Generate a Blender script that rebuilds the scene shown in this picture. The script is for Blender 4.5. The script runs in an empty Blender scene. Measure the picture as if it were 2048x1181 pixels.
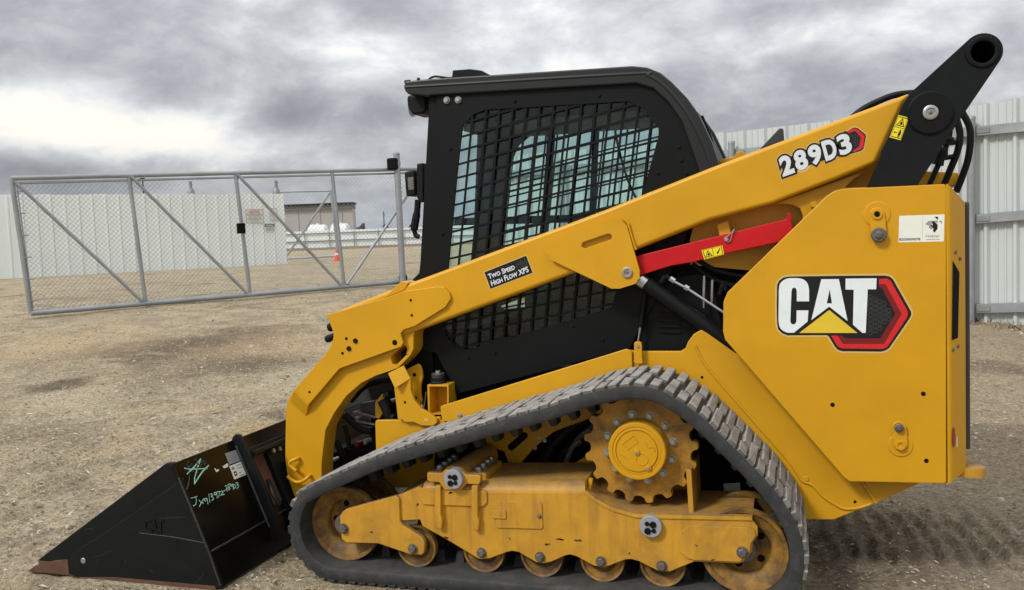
import bpy, bmesh, math, random
import numpy as np
from math import sin, cos, tan, pi, radians, atan, sqrt, atan2, degrees
from mathutils import Vector, Matrix, noise
from mathutils.geometry import tessellate_polygon
random.seed(4); rng = np.random.default_rng(4)
S = bpy.context.scene
COL = S.collection

# ------------------------------------------------------------------ camera
FPX = 1800.0                                   # focal length in photo pixels (2048 wide)
YAW, PITCH, ROLL = atan(561/1800), atan(120/1800), .038
CAM = np.array([0.97730, -3.32356, 1.41097])
R0 = np.array([cos(YAW), sin(YAW), 0]); F0 = np.array([-sin(YAW), cos(YAW), 0]); ZZ = np.array([0, 0, 1.])
FW = F0*cos(PITCH)-ZZ*sin(PITCH); UU = F0*sin(PITCH)+ZZ*cos(PITCH)
RT = R0*cos(ROLL)-UU*sin(ROLL); UP = UU*cos(ROLL)+R0*sin(ROLL)
cam = bpy.data.cameras.new('camera'); camo = bpy.data.objects.new('camera', cam); COL.objects.link(camo)
cam.sensor_width = 36; cam.sensor_fit = 'HORIZONTAL'; cam.lens = 36*FPX/2048
cam.clip_start = .05; cam.clip_end = 5000
camo.matrix_world = Matrix(((RT[0], UP[0], -FW[0], CAM[0]), (RT[1], UP[1], -FW[1], CAM[1]), (RT[2], UP[2], -FW[2], CAM[2]), (0, 0, 0, 1)))
S.camera = camo
def ray(x, y): return FW+RT*(x-1024)/FPX-UP*(y-590.5)/FPX
def P(x, y, Y):                                # photo pixel -> point of the machine's side plane at depth Y
    d = ray(x, y); t = (Y-CAM[1])/d[1]; q = CAM+t*d; return (q[0], q[2])
def P3(x, y, Y):
    a = P(x, y, Y); return (a[0], Y, a[1])
def PL(x, y, p0, n):                           # pixel -> any plane
    d = ray(x, y); t = np.dot(np.array(p0)-CAM, n)/np.dot(d, n); return CAM+t*d
def D3(x, y, D):                               # pixel at camera depth D
    return CAM+ray(x, y)*D

# ------------------------------------------------------------------ render, sky, sun
S.view_settings.view_transform = 'Standard'; S.view_settings.look = 'None'
S.view_settings.exposure = 0.62; S.view_settings.gamma = 1; S.view_settings.use_curve_mapping = False
S.render.engine = 'CYCLES'; S.cycles.use_denoising = True
S.cycles.max_bounces = 8; S.cycles.transparent_max_bounces = 24
SUN_EL, SUN_AZ = radians(43), radians(-146)     # azimuth measured from +Y towards +X
w = bpy.data.worlds.new('World'); S.world = w; w.use_nodes = True
nt = w.node_tree; nt.nodes.clear()
def N(t, tree=None, **kw):
    n = (tree or nt).nodes.new(t)
    for k, v in kw.items(): setattr(n, k, v)
    return n
def mathn(tree, op, a, b=None, c=None, clamp=False):
    n = N('ShaderNodeMath', tree, operation=op); n.use_clamp = clamp
    for i, v in enumerate((a, b, c)):
        if v is None: continue
        if isinstance(v, (int, float)): n.inputs[i].default_value = v
        else: tree.links.new(v, n.inputs[i])
    return n.outputs[0]
def ramp(tree, fac, stops, interp='LINEAR'):
    n = N('ShaderNodeValToRGB', tree); n.color_ramp.interpolation = interp
    e = n.color_ramp.elements
    while len(e) < len(stops): e.new(.5)
    for i, (p, c) in enumerate(stops):
        e[i].position = p; e[i].color = (c, c, c, 1) if isinstance(c, (int, float)) else (*c, 1)
    tree.links.new(fac, n.inputs[0]); return n.outputs[0]
def mixc(tree, fac, a, b, mode='MIX'):
    n = N('ShaderNodeMix', tree, data_type='RGBA', blend_type=mode)
    for i, v in ((0, fac), (6, a), (7, b)):
        if isinstance(v, (int, float)): n.inputs[i].default_value = v
        elif isinstance(v, tuple): n.inputs[i].default_value = (*v, 1)
        else: tree.links.new(v, n.inputs[i])
    return n.outputs[2]
def noisen(tree, vec, scale, detail=4, rough=.55, dist=0, dim='3D'):
    n = N('ShaderNodeTexNoise', tree, noise_dimensions=dim)
    n.inputs['Scale'].default_value = scale; n.inputs['Detail'].default_value = detail
    n.inputs['Roughness'].default_value = rough; n.inputs['Distortion'].default_value = dist
    if vec is not None: tree.links.new(vec, n.inputs['Vector'])
    return n.outputs['Fac']
sky = N('ShaderNodeTexSky', sky_type='NISHITA', sun_disc=False, sun_elevation=SUN_EL, sun_rotation=SUN_AZ, altitude=700)
sky.dust_density = 2
tc = N('ShaderNodeTexCoord'); sep = N('ShaderNodeSeparateXYZ'); nt.links.new(tc.outputs['Generated'], sep.inputs[0])
zc = mathn(nt, 'MAXIMUM', sep.outputs[2], 0.0)
den = mathn(nt, 'ADD', zc, .42)
cu = mathn(nt, 'DIVIDE', sep.outputs[0], den); cv = mathn(nt, 'DIVIDE', sep.outputs[1], den)
cb = N('ShaderNodeCombineXYZ'); nt.links.new(cu, cb.inputs[0]); nt.links.new(cv, cb.inputs[1])
mp = N('ShaderNodeMapping'); mp.inputs['Location'].default_value = (1.7, 3.2, 0); mp.inputs['Rotation'].default_value = (0, 0, .35)
nt.links.new(cb.outputs[0], mp.inputs[0]); cvec = mp.outputs[0]
n1 = noisen(nt, cvec, 2.0, 9, .56, .25)
n2 = noisen(nt, cvec, 6.0, 9, .58, .25)
mp3 = N('ShaderNodeMapping'); mp3.inputs['Scale'].default_value = (1, 1, 1.9); nt.links.new(tc.outputs['Generated'], mp3.inputs[0])
n3 = noisen(nt, mp3.outputs[0], 7.5, 10, .62, .25)
nsum = mathn(nt, 'ADD', mathn(nt, 'ADD', mathn(nt, 'MULTIPLY', n1, .42), mathn(nt, 'MULTIPLY', n2, .25)), mathn(nt, 'MULTIPLY', n3, .33))
nsum = mathn(nt, 'ADD', mathn(nt, 'MULTIPLY', nsum, 1.55), -.285)
def lobe(px, py, wu, wv, amp, tilt=0.0):       # brighter or thicker part of the cloud deck, wu and wv are its angular sizes
    d = ray(px, py); d = d/np.linalg.norm(d)
    dv_ = N('ShaderNodeVectorMath', operation='SUBTRACT'); nt.links.new(tc.outputs['Generated'], dv_.inputs[0]); dv_.inputs[1].default_value = tuple(d)
    def dot(v, k):
        n = N('ShaderNodeVectorMath', operation='DOT_PRODUCT'); nt.links.new(dv_.outputs[0], n.inputs[0]); n.inputs[1].default_value = tuple(float(q)/k for q in v); return n.outputs['Value']
    az, el = R0, ZZ
    e1 = dot(az*cos(tilt)+el*sin(tilt), wu); e2 = dot(el*cos(tilt)-az*sin(tilt), wv); e3 = dot(F0, .8)
    r2 = mathn(nt, 'ADD', mathn(nt, 'ADD', mathn(nt, 'MULTIPLY', e1, e1), mathn(nt, 'MULTIPLY', e2, e2)), mathn(nt, 'MULTIPLY', e3, e3))
    return mathn(nt, 'MULTIPLY', mathn(nt, 'EXPONENT', mathn(nt, 'MULTIPLY', r2, -1.0)), amp)
LOBES = [(110, 245, .15, .040, .19, -.12), (400, 285, .14, .026, .15, -.14), (700, 300, .12, .018, .06, -.1), (620, 80, .12, .045, .07), (760, 150, .05, .05, .05), (1400, 85, .13, .040, .10, .1), (1180, 125, .07, .035, .08, .5), (1720, 55, .11, .024, .13), (1010, 120, .10, .03, .05), (1960, 60, .10, .05, .05),
         (100, 120, .14, .05, -.11), (430, 165, .20, .035, -.10, -.12), (480, 30, .2, .03, -.06), (1250, 30, .12, .02, -.09, .15), (1560, 20, .25, .016, -.12, .1), (1650, 160, .16, .04, -.07), (1500, 235, .25, .03, -.06), (740, 215, .12, .022, -.09), (620, 255, .08, .02, -.05), (1420, 150, .05, .018, -.06), (200, 345, .3, .02, -.09)]
tot = nsum
for l in LOBES: tot = mathn(nt, 'ADD', tot, lobe(*l))
ccol = ramp(nt, tot, [(.24, (.185, .188, .210)), (.37, (.245, .249, .268)), (.47, (.325, .332, .348)), (.55, (.410, .422, .435)), (.64, (.54, .545, .54)), (.74, (.66, .635, .575))])
# towards the zenith an overcast deck is thinner and brighter than near the horizon
zen = mathn(nt, 'ADD', mathn(nt, 'MULTIPLY', zc, 1.7), .84)
zc3 = N('ShaderNodeCombineXYZ')
for i in range(3): nt.links.new(zen, zc3.inputs[i])
ccol = mixc(nt, 1.0, ccol, zc3.outputs[0], 'MULTIPLY')
hz = ramp(nt, zc, [(0.0, 1.0), (.07, 0.0)])
ccol = mixc(nt, mathn(nt, 'MULTIPLY', hz, .55), ccol, (.225, .275, .36))
ccol10 = mixc(nt, 1.0, ccol, (10., 10., 10.), 'MULTIPLY')
skyc = mixc(nt, .965, sky.outputs[0], ccol10)
bg = N('ShaderNodeBackground'); bg.inputs[1].default_value = .1; nt.links.new(skyc, bg.inputs[0])
wo = N('ShaderNodeOutputWorld'); nt.links.new(bg.outputs[0], wo.inputs[0])
sun = bpy.data.lights.new('sun', 'SUN'); sun.energy = 1.5; sun.angle = radians(11); sun.color = (1, .96, .90)
suno = bpy.data.objects.new('sun', sun); COL.objects.link(suno)
sd = Vector((sin(SUN_AZ)*cos(SUN_EL), cos(SUN_AZ)*cos(SUN_EL), sin(SUN_EL)))
suno.rotation_euler = sd.to_track_quat('Z', 'Y').to_euler()

# ------------------------------------------------------------------ materials
def M(name, col, rough=.5, metal=0, var=.12, vscale=6, bump=0, bscale=250, coat=0, dust=0, dustcol=(.23, .18, .12), grime=0, grimecol=(.10, .055, .02), gscale=7, spec=.5, rndvar=0, streak=0, gt=(.50, .72)):
    m = bpy.data.materials.new(name); m.use_nodes = True; t = m.node_tree; b = t.nodes['Principled BSDF']
    geo = N('ShaderNodeNewGeometry', t); pos = geo.outputs['Position']
    c = col
    f = noisen(t, pos, vscale, 5, .6)
    k = ramp(t, f, [(.25, 1-var), (.75, 1+var*.6)])
    c = mixc(t, 1.0, col, k, 'MULTIPLY')
    if rndvar:
        oi = N('ShaderNodeObjectInfo', t); rv = ramp(t, oi.outputs['Random'], [(0, 1-rndvar), (1, 1+rndvar)])
        c = mixc(t, 1.0, c, rv, 'MULTIPLY')
    rgh = rough
    if grime:
        g = ramp(t, noisen(t, pos, gscale, 8, .68, .4), [(gt[0], 0), (gt[1], grime)])
        if streak:
            mp = N('ShaderNodeMapping', t); mp.inputs['Scale'].default_value = (1, 1, .08); t.links.new(pos, mp.inputs[0])
            g2 = ramp(t, noisen(t, mp.outputs[0], 28, 4, .6), [(.5, 0), (.75, streak)]); g = mathn(t, 'MAXIMUM', g, g2)
        c = mixc(t, g, c, grimecol)
    if dust:
        sx = N('ShaderNodeSeparateXYZ', t); t.links.new(geo.outputs['Normal'], sx.inputs[0])
        up = ramp(t, sx.outputs[2], [(.15, 0), (.85, 1)])
        dn = ramp(t, noisen(t, pos, 14, 6, .65), [(.3, .35), (.65, 1)])
        fac = mathn(t, 'MULTIPLY', mathn(t, 'MULTIPLY', up, dn), dust)
        base = mathn(t, 'MULTIPLY', dn, dust*.14)
        fac = mathn(t, 'MAXIMUM', fac, base)
        c = mixc(t, fac, c, dustcol)
        rr = mathn(t, 'ADD', mathn(t, 'MULTIPLY', fac, .9-rough), rough); t.links.new(rr, b.inputs['Roughness'])
    else:
        rr = ramp(t, noisen(t, pos, vscale*4, 4, .6), [(.3, max(.03, rough-.06)), (.7, min(1, rough+.08))]); t.links.new(rr, b.inputs['Roughness'])
    t.links.new(c, b.inputs['Base Color'])
    b.inputs['Metallic'].default_value = metal; b.inputs['Specular IOR Level'].default_value = spec
    b.inputs['Coat Weight'].default_value = coat; b.inputs['Coat Roughness'].default_value = .18
    if bump:
        bn = N('ShaderNodeBump', t); bn.inputs['Strength'].default_value = bump; bn.inputs['Distance'].default_value = .002
        t.links.new(noisen(t, pos, bscale, 3, .6), bn.inputs['Height']); t.links.new(bn.outputs[0], b.inputs['Normal'])
    return m
YEL = (.60, .305, .0070)
yellow = M('yellow_paint', YEL, .40, var=.10, vscale=3.5, bump=.10, bscale=320, coat=.06, dust=.05, dustcol=(.45, .33, .16), spec=.32)
yellow_worn = M('worn_yellow_paint', (.57, .285, .016), .46, var=.22, vscale=9, bump=.25, bscale=160, dust=.72, dustcol=(.16, .12, .075), grime=.62, grimecol=(.14, .075, .024), gscale=5, streak=.5, gt=(.52, .76))
yellow_gear = M('greasy_yellow_paint', (.46, .225, .014), .5, var=.3, vscale=14, bump=.4, bscale=140, dust=.5, dustcol=(.15, .11, .06), grime=.85, grimecol=(.10, .055, .018), gscale=10, gt=(.45, .68))
yellow_rust = M('rusty_yellow_wheel', (.33, .165, .016), .62, var=.45, vscale=18, bump=.6, bscale=120, dust=.4, dustcol=(.14, .10, .06), grime=.95, grimecol=(.075, .040, .018), gscale=13, gt=(.38, .62))
black = M('black_satin_paint', (.0048, .0058, .0062), .46, var=.15, bump=.06, dust=.08, dustcol=(.05, .05, .048), spec=.17)
black_roof = M('black_roof_paint', (.006, .007, .0075), .36, var=.2, bump=.06, dust=.10, dustcol=(.07, .068, .064), spec=.5)
black_gloss = M('black_gloss_paint', (.0035, .0032, .003), .24, var=.2, bump=.05, dust=.06, dustcol=(.10, .08, .05), grime=.25, grimecol=(.016, .010, .005), gscale=5, spec=.30)
black_worn = M('black_worn_paint', (.0060, .0076, .0084), .46, var=.3, vscale=12, bump=.10, dust=.12, dustcol=(.09, .075, .055), grime=.3, grimecol=(.014, .0135, .013), gscale=4, spec=.18)
dark = M('dark_recess', (.005, .005, .005), .7, var=.3, spec=.12)  # near-black; on hole discs and gap fillers the shade is put into colour
plastic = M('black_plastic', (.007, .0075, .0075), .5, var=.1, bump=.1, spec=.18)
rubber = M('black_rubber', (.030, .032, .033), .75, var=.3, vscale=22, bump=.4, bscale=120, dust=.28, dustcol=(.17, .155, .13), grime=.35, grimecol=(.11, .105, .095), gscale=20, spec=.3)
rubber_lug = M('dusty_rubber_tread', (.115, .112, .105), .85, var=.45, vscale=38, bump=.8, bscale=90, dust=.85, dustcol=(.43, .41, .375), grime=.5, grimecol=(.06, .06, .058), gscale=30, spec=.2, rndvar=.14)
hose_m = M('hose_rubber', (.006, .006, .0065), .5, var=.2, spec=.2)
steel = M('bright_steel', (.55, .56, .57), .28, 1, var=.1)
zinc = M('zinc_bolt', (.42, .42, .40), .42, .8, var=.25, vscale=60)
bolt_dark = M('weathered_bolt', (.16, .145, .13), .55, .5, var=.45, vscale=80, bump=.3)
grey_disc = M('grey_cap_paint', (.30, .31, .33), .5, var=.15)
galv = M('galvanised_steel', (.34, .36, .37), .45, .5, var=.2, vscale=3, bump=.05)
galv_dark = M('weathered_galvanised', (.26, .27, .275), .5, .5, var=.25, vscale=5)
red = M('red_paint', (.52, .006, .010), .4, var=.08, bump=.08, coat=.06, spec=.3)
rust = M('rusty_steel', (.115, .052, .027), .8, var=.5, vscale=16, bump=.6, bscale=90, grime=.6, grimecol=(.06, .035, .025), gscale=14)
weld = M('weld_bead', (.05, .05, .05), .35, .4, var=.5, vscale=80, bump=.8, bscale=140)
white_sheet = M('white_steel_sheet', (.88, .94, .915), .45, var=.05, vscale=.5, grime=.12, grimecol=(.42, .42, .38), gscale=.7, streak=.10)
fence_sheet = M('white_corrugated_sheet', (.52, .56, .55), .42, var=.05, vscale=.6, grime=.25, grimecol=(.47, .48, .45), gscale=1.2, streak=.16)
def flat(name, col, rough=.5, spec=.4): return M(name, col, rough, var=.05, vscale=20, spec=spec)
d_white = flat('decal_white', (.74, .80, .82), .3); d_black = flat('decal_black', (.008, .008, .010), .3); d_red = flat('decal_red', (.60, .020, .022), .3)
d_dred = flat('decal_dark_red', (.17, .010, .013), .35); d_yel = flat('decal_yellow', (.72, .50, .035), .35); d_gold = flat('decal_gold_edge', (.62, .43, .14), .4)
d_grey = flat('decal_grey', (.045, .047, .05), .4); d_lab = flat('label_white', (.78, .79, .70), .45); d_mid = flat('label_grey', (.30, .30, .31), .45)
d_warn = flat('warning_yellow', (.85, .68, .015), .4); d_silver = flat('decal_silver', (.66, .70, .72), .3); d_tag = flat('tag_grey', (.27, .28, .28), .4); d_green = flat('sign_green', (.03, .18, .10), .5)
d_sred = flat('sign_red', (.62, .06, .07), .5)
chalk = flat('green_chalk', (.42, .80, .62), .8)
chalk2 = flat('faded_chalk', (.05, .085, .07), .8)
seat_m = M('seat_fabric', (.030, .031, .033), .8, var=.2, bump=.3)
concrete_m = M('tilt_wall', (.40, .39, .37), .8, var=.12, vscale=.4); eave_m = M('brown_eave', (.13, .12, .11), .7, var=.15, vscale=.5)
cone_m = M('cone_orange', (.80, .075, .03), .55, var=.1); crown_m = M('far_leaf', (.045, .055, .04), .8, var=.4, vscale=2); bark = M('bark', (.09, .07, .05), .9)
tank_m = M('white_tank', (.72, .74, .75), .4, var=.05)
def glass_mat():
    m = bpy.data.materials.new('tinted_glass'); m.use_nodes = True; t = m.node_tree; t.nodes.clear()
    tr = N('ShaderNodeBsdfTransparent', t); tr.inputs[0].default_value = (.865, .955, .948, 1)
    gl = N('ShaderNodeBsdfGlossy', t); gl.inputs[0].default_value = (1, 1, 1, 1); gl.inputs[1].default_value = .02
    fr = N('ShaderNodeFresnel', t); fr.inputs[0].default_value = 1.45
    mx = N('ShaderNodeMixShader', t); t.links.new(mathn(t, 'MULTIPLY', fr.outputs[0], .7), mx.inputs[0]); t.links.new(tr.outputs[0], mx.inputs[1]); t.links.new(gl.outputs[0], mx.inputs[2])
    o = N('ShaderNodeOutputMaterial', t); t.links.new(mx.outputs[0], o.inputs[0]); return m
glass = glass_mat()

# ------------------------------------------------------------------ mesh helpers
class MB:
    def __init__(s): s.v = []; s.f = []; s.m = []; s.mats = []
    def mi(s, mat):
        if mat not in s.mats: s.mats.append(mat)
        return s.mats.index(mat)
    def add(s, vs, fs, mat):
        o = len(s.v); s.v += [tuple(map(float, q)) for q in vs]; k = s.mi(mat)
        for f in fs: s.f.append(tuple(o+i for i in f)); s.m.append(k)
        return s
    def box(s, a, b, mat):
        (x0, y0, z0), (x1, y1, z1) = a, b
        vs = [(x0, y0, z0), (x1, y0, z0), (x1, y1, z0), (x0, y1, z0), (x0, y0, z1), (x1, y0, z1), (x1, y1, z1), (x0, y1, z1)]
        return s.add(vs, [(0, 3, 2, 1), (4, 5, 6, 7), (0, 1, 5, 4), (1, 2, 6, 5), (2, 3, 7, 6), (3, 0, 4, 7)], mat)
    def prism(s, pts, y0, y1, mat, holes=()):  # polygon in XZ extruded along Y
        loops = [list(pts)]+[list(h) for h in holes]; n = sum(map(len, loops)); allp = [q for l in loops for q in l]
        vs = [(q[0], y0, q[1]) for q in allp]+[(q[0], y1, q[1]) for q in allp]; fs = []
        if holes:
            for t in tessellate_polygon([[Vector((q[0], q[1], 0)) for q in l] for l in loops]):
                fs.append(tuple(t)); fs.append(tuple(i+n for i in reversed(t)))
        else: fs += [tuple(range(n)), tuple(range(2*n-1, n-1, -1))]
        o = 0
        for l in loops:
            k = len(l)
            for i in range(k): fs.append((o+i, o+(i+1) % k, n+o+(i+1) % k, n+o+i))
            o += k
        return s.add(vs, fs, mat)
    def lathe(s, x, z, prof, mat, seg=40, axis='Y', y=0):   # prof: (r, y) about an axis along Y (or Z)
        vs = []; fs = []; n = len(prof)
        for i in range(seg):
            a = 2*pi*i/seg
            for r, h in prof:
                vs.append((x+r*cos(a), h, z+r*sin(a)) if axis == 'Y' else (x+r*cos(a), y+r*sin(a), z+h))
        for i in range(seg):
            j = (i+1) % seg
            for k in range(n-1): fs.append((i*n+k, j*n+k, j*n+k+1, i*n+k+1))
        return s.add(vs, fs, mat)
    def disc(s, x, z, r, y0, y1, mat, seg=24, ch=.0):
        prof = [(0.0001, y0)]+([(r-ch, y0), (r, y0+ch)] if ch else [(r, y0)])+[(r, y1), (.0001, y1)]
        return s.lathe(x, z, prof, mat, seg)
    def tube(s, pts, r, mat, seg=10, cap=True):
        pts = [Vector(q) for q in pts]; vs = []; fs = []; n = len(pts); up = None
        for i, q in enumerate(pts):
            t = (pts[min(i+1, n-1)]-pts[max(i-1, 0)]).normalized()
            if up is None: up = t.orthogonal().normalized()
            up = (up-t*up.dot(t)).normalized(); sd_ = t.cross(up)
            rr = r[i] if isinstance(r, (list, tuple)) else r
            for k in range(seg):
                a = 2*pi*k/seg; vs.append(q+up*rr*cos(a)+sd_*rr*sin(a))
        for i in range(n-1):
            for k in range(seg): k2 = (k+1) % seg; fs.append((i*seg+k, i*seg+k2, (i+1)*seg+k2, (i+1)*seg+k))
        if cap: fs += [tuple(range(seg-1, -1, -1)), tuple((n-1)*seg+k for k in range(seg))]
        return s.add(vs, fs, mat)
    def bolt(s, x, z, y, r, mat, h=None, wash=True, a0=.3):       # hex head facing -Y, washer on the plate at y
        h = h or r*.75
        if wash: s.disc(x, z, r*1.28, y-r*.22, y+.001, mat, 18)
        yb = y-r*.22 if wash else y
        hexp = lambda rr: [(x+rr*cos(a0+pi/3*i), z+rr*sin(a0+pi/3*i)) for i in range(6)]
        a, b, c = hexp(r), hexp(r), hexp(r*.82)
        vs = [(q[0], yb, q[1]) for q in a]+[(q[0], yb-h*.8, q[1]) for q in b]+[(q[0], yb-h, q[1]) for q in c]
        fs = [(i, (i+1) % 6, 6+(i+1) % 6, 6+i) for i in range(6)]+[(6+i, 6+(i+1) % 6, 12+(i+1) % 6, 12+i) for i in range(6)]+[tuple(range(12, 18))]
        return s.add(vs, fs, mat)
    def mesh(s, name, smooth=35):
        me = bpy.data.meshes.new(name); me.from_pydata(s.v, [], s.f); me.update()
        for m in s.mats: me.materials.append(m)
        if len(s.mats) > 1: me.polygons.foreach_set('material_index', s.m)
        bm = bmesh.new(); bm.from_mesh(me); bmesh.ops.recalc_face_normals(bm, faces=bm.faces); bm.to_mesh(me); bm.free()
        if smooth:
            me.polygons.foreach_set('use_smooth', [True]*len(me.polygons)); me.set_sharp_from_angle(angle=radians(smooth))
        return me
def put(name, me, parent=None, mat4=None):
    o = bpy.data.objects.new(name, me); COL.objects.link(o)
    if parent is not None:
        while parent.parent is not None and parent.parent.parent is not None: parent = parent.parent   # thing > part > sub-part, no deeper
        o.parent = parent
        if parent.type == 'EMPTY': o.matrix_parent_inverse = Matrix.Translation(-parent.location)
    if mat4 is not None: o.matrix_basis = mat4
    return o
def obj(name, mb, parent=None, bevel=0, smooth=35, label=None, kind=None, seg=2):
    o = put(name, mb.mesh(name, smooth), parent)
    if bevel:
        b = o.modifiers.new('bevel', 'BEVEL'); b.width = bevel; b.segments = seg; b.limit_method = 'ANGLE'; b.angle_limit = radians(38); b.harden_normals = True
    if label: o['label'] = label
    if kind: o['kind'] = kind
    return o
def thing(name, label, cat, loc=(0, 0, 0), group=None):
    o = bpy.data.objects.new(name, None); COL.objects.link(o); o.location = loc; o.empty_display_size = .2
    return tag(o, label, cat, group)
def tag(o, label, cat, group=None):
    o['label'] = label; o['category'] = cat
    if group: o['group'] = group
    return o
def cv(pts, Y): return [P(x, y, Y) for x, y in pts]
def rnd(pts, r, n=5):                          # fillet the corners of a polygon
    out = []; k = len(pts)
    for i in range(k):
        a, b, c = (np.array(pts[(i+j) % k]) for j in (-1, 0, 1)); u, v = a-b, c-b; lu, lv = np.linalg.norm(u), np.linalg.norm(v)
        if lu < 1e-6 or lv < 1e-6: continue
        u, v = u/lu, v/lv; cs = np.clip(u@v, -1, 1); ang = math.acos(cs)
        if ang > radians(168): out.append(tuple(b)); continue
        d = min(r/tan(ang/2), lu*.45, lv*.45)
        for t in np.linspace(0, 1, n):
            q = (1-t)**2*(b+u*d)+2*t*(1-t)*b+t*t*(b+v*d); out.append(tuple(q))
    return out
def catmull(pts, per=8, closed=False):
    pts = [np.array(q, float) for q in pts]; n = len(pts); out = []
    for i in range(n if closed else n-1):
        g = lambda j: pts[j % n] if closed else pts[min(max(j, 0), n-1)]
        p0, p1, p2, p3 = g(i-1), g(i), g(i+1), g(i+2)
        for k in range(per):
            t = k/per; out.append(.5*((2*p1)+(-p0+p2)*t+(2*p0-5*p1+4*p2-p3)*t*t+(-p0+3*p1-3*p2+p3)*t**3))
    if not closed: out.append(pts[-1])
    return [tuple(q) for q in out]
def circ(x, z, r, n=20, a0=0): return [(x+r*cos(a0+2*pi*i/n), z+r*sin(a0+2*pi*i/n)) for i in range(n)]
def slot(p, q, r, n=8):
    p, q = np.array(p), np.array(q); a = atan2(*(q-p)[::-1])
    return [tuple(q+r*np.array([cos(a-pi/2+pi*i/n), sin(a-pi/2+pi*i/n)])) for i in range(n+1)]+[tuple(p+r*np.array([cos(a+pi/2+pi*i/n), sin(a+pi/2+pi*i/n)])) for i in range(n+1)]
def plate(name, parent, px, Y, t, mat, bevel=.004, r=0, holes=(), label=None):
    pts = cv(px, Y)
    if r: pts = rnd(pts, r)
    return obj(name, MB().prism(pts, Y, Y+t, mat, holes), parent, bevel, label=label)
def text_geo(s, off=0, smallcaps=False, spacing=1.0):
    c = bpy.data.curves.new('t', 'FONT'); c.body = s; c.size = 1; c.offset = off; c.space_character = spacing; c.resolution_u = 4
    if smallcaps:
        c.small_caps_scale = .78
        for f in c.body_format: f.use_small_caps = True
    o = bpy.data.objects.new('t', c); COL.objects.link(o)
    me = bpy.data.meshes.new_from_object(o.evaluated_get(bpy.context.evaluated_depsgraph_get()))
    v = np.array([(q.co.x, q.co.y) for q in me.vertices]); f = [tuple(q.vertices) for q in me.polygons]
    bpy.data.objects.remove(o); bpy.data.curves.remove(c); bpy.data.meshes.remove(me); return v, f
def text_on(mb, s, o, u, v, mat, lift, off=0, ref=None, **kw): # o: 3D origin of the baseline, u: 3D vector of the whole length, v: 3D vector of the cap height
    vv, ff = text_geo(s, off, **kw); r0 = ref or (vv[:, 0].min(), vv[:, 0].max(), 0, .727)
    o, u, v, lift = map(np.array, (o, u, v, lift))
    q = [o+u*((a-r0[0])/(r0[1]-r0[0]))+v*((b-r0[2])/(r0[3]-r0[2]))+lift for a, b in vv]
    mb.add(q, ff, mat); return r0
def poly3(mb, px, Y, mat, holes=()):           # flat print: a filled polygon on the plane Y
    loops = [cv(px, Y)]+[cv(h, Y) for h in holes]; allp = [q for l in loops for q in l]
    tri = tessellate_polygon([[Vector((q[0], q[1], 0)) for q in l] for l in loops])
    mb.add([(q[0], Y, q[1]) for q in allp], [tuple(t) for t in tri], mat)
def offset_poly(pts, d):
    k = len(pts); out = []; A = sum(pts[i][0]*pts[(i+1) % k][1]-pts[(i+1) % k][0]*pts[i][1] for i in range(k)); sg = 1 if A > 0 else -1
    for i in range(k):
        a, b, c = (np.array(pts[(i+j) % k], float) for j in (-1, 0, 1))
        n1_ = np.array([(b-a)[1], -(b-a)[0]]); n2_ = np.array([(c-b)[1], -(c-b)[0]]); n1_ /= np.linalg.norm(n1_)+1e-9; n2_ /= np.linalg.norm(n2_)+1e-9
        m = n1_+n2_; m /= max(.4, (m@m)/2); out.append(tuple(b+sg*d*m))
    return out
GZ = -.035
def height(x, y):                              # the yard rises gently away from the machine
    d = (np.asarray(x)-CAM[0])*F0[0]+(np.asarray(y)-CAM[1])*F0[1]
    t = np.clip((d-5.2)/(17-5.2), 0, 1); return GZ+.585*t*t*(3-2*t)

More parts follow.
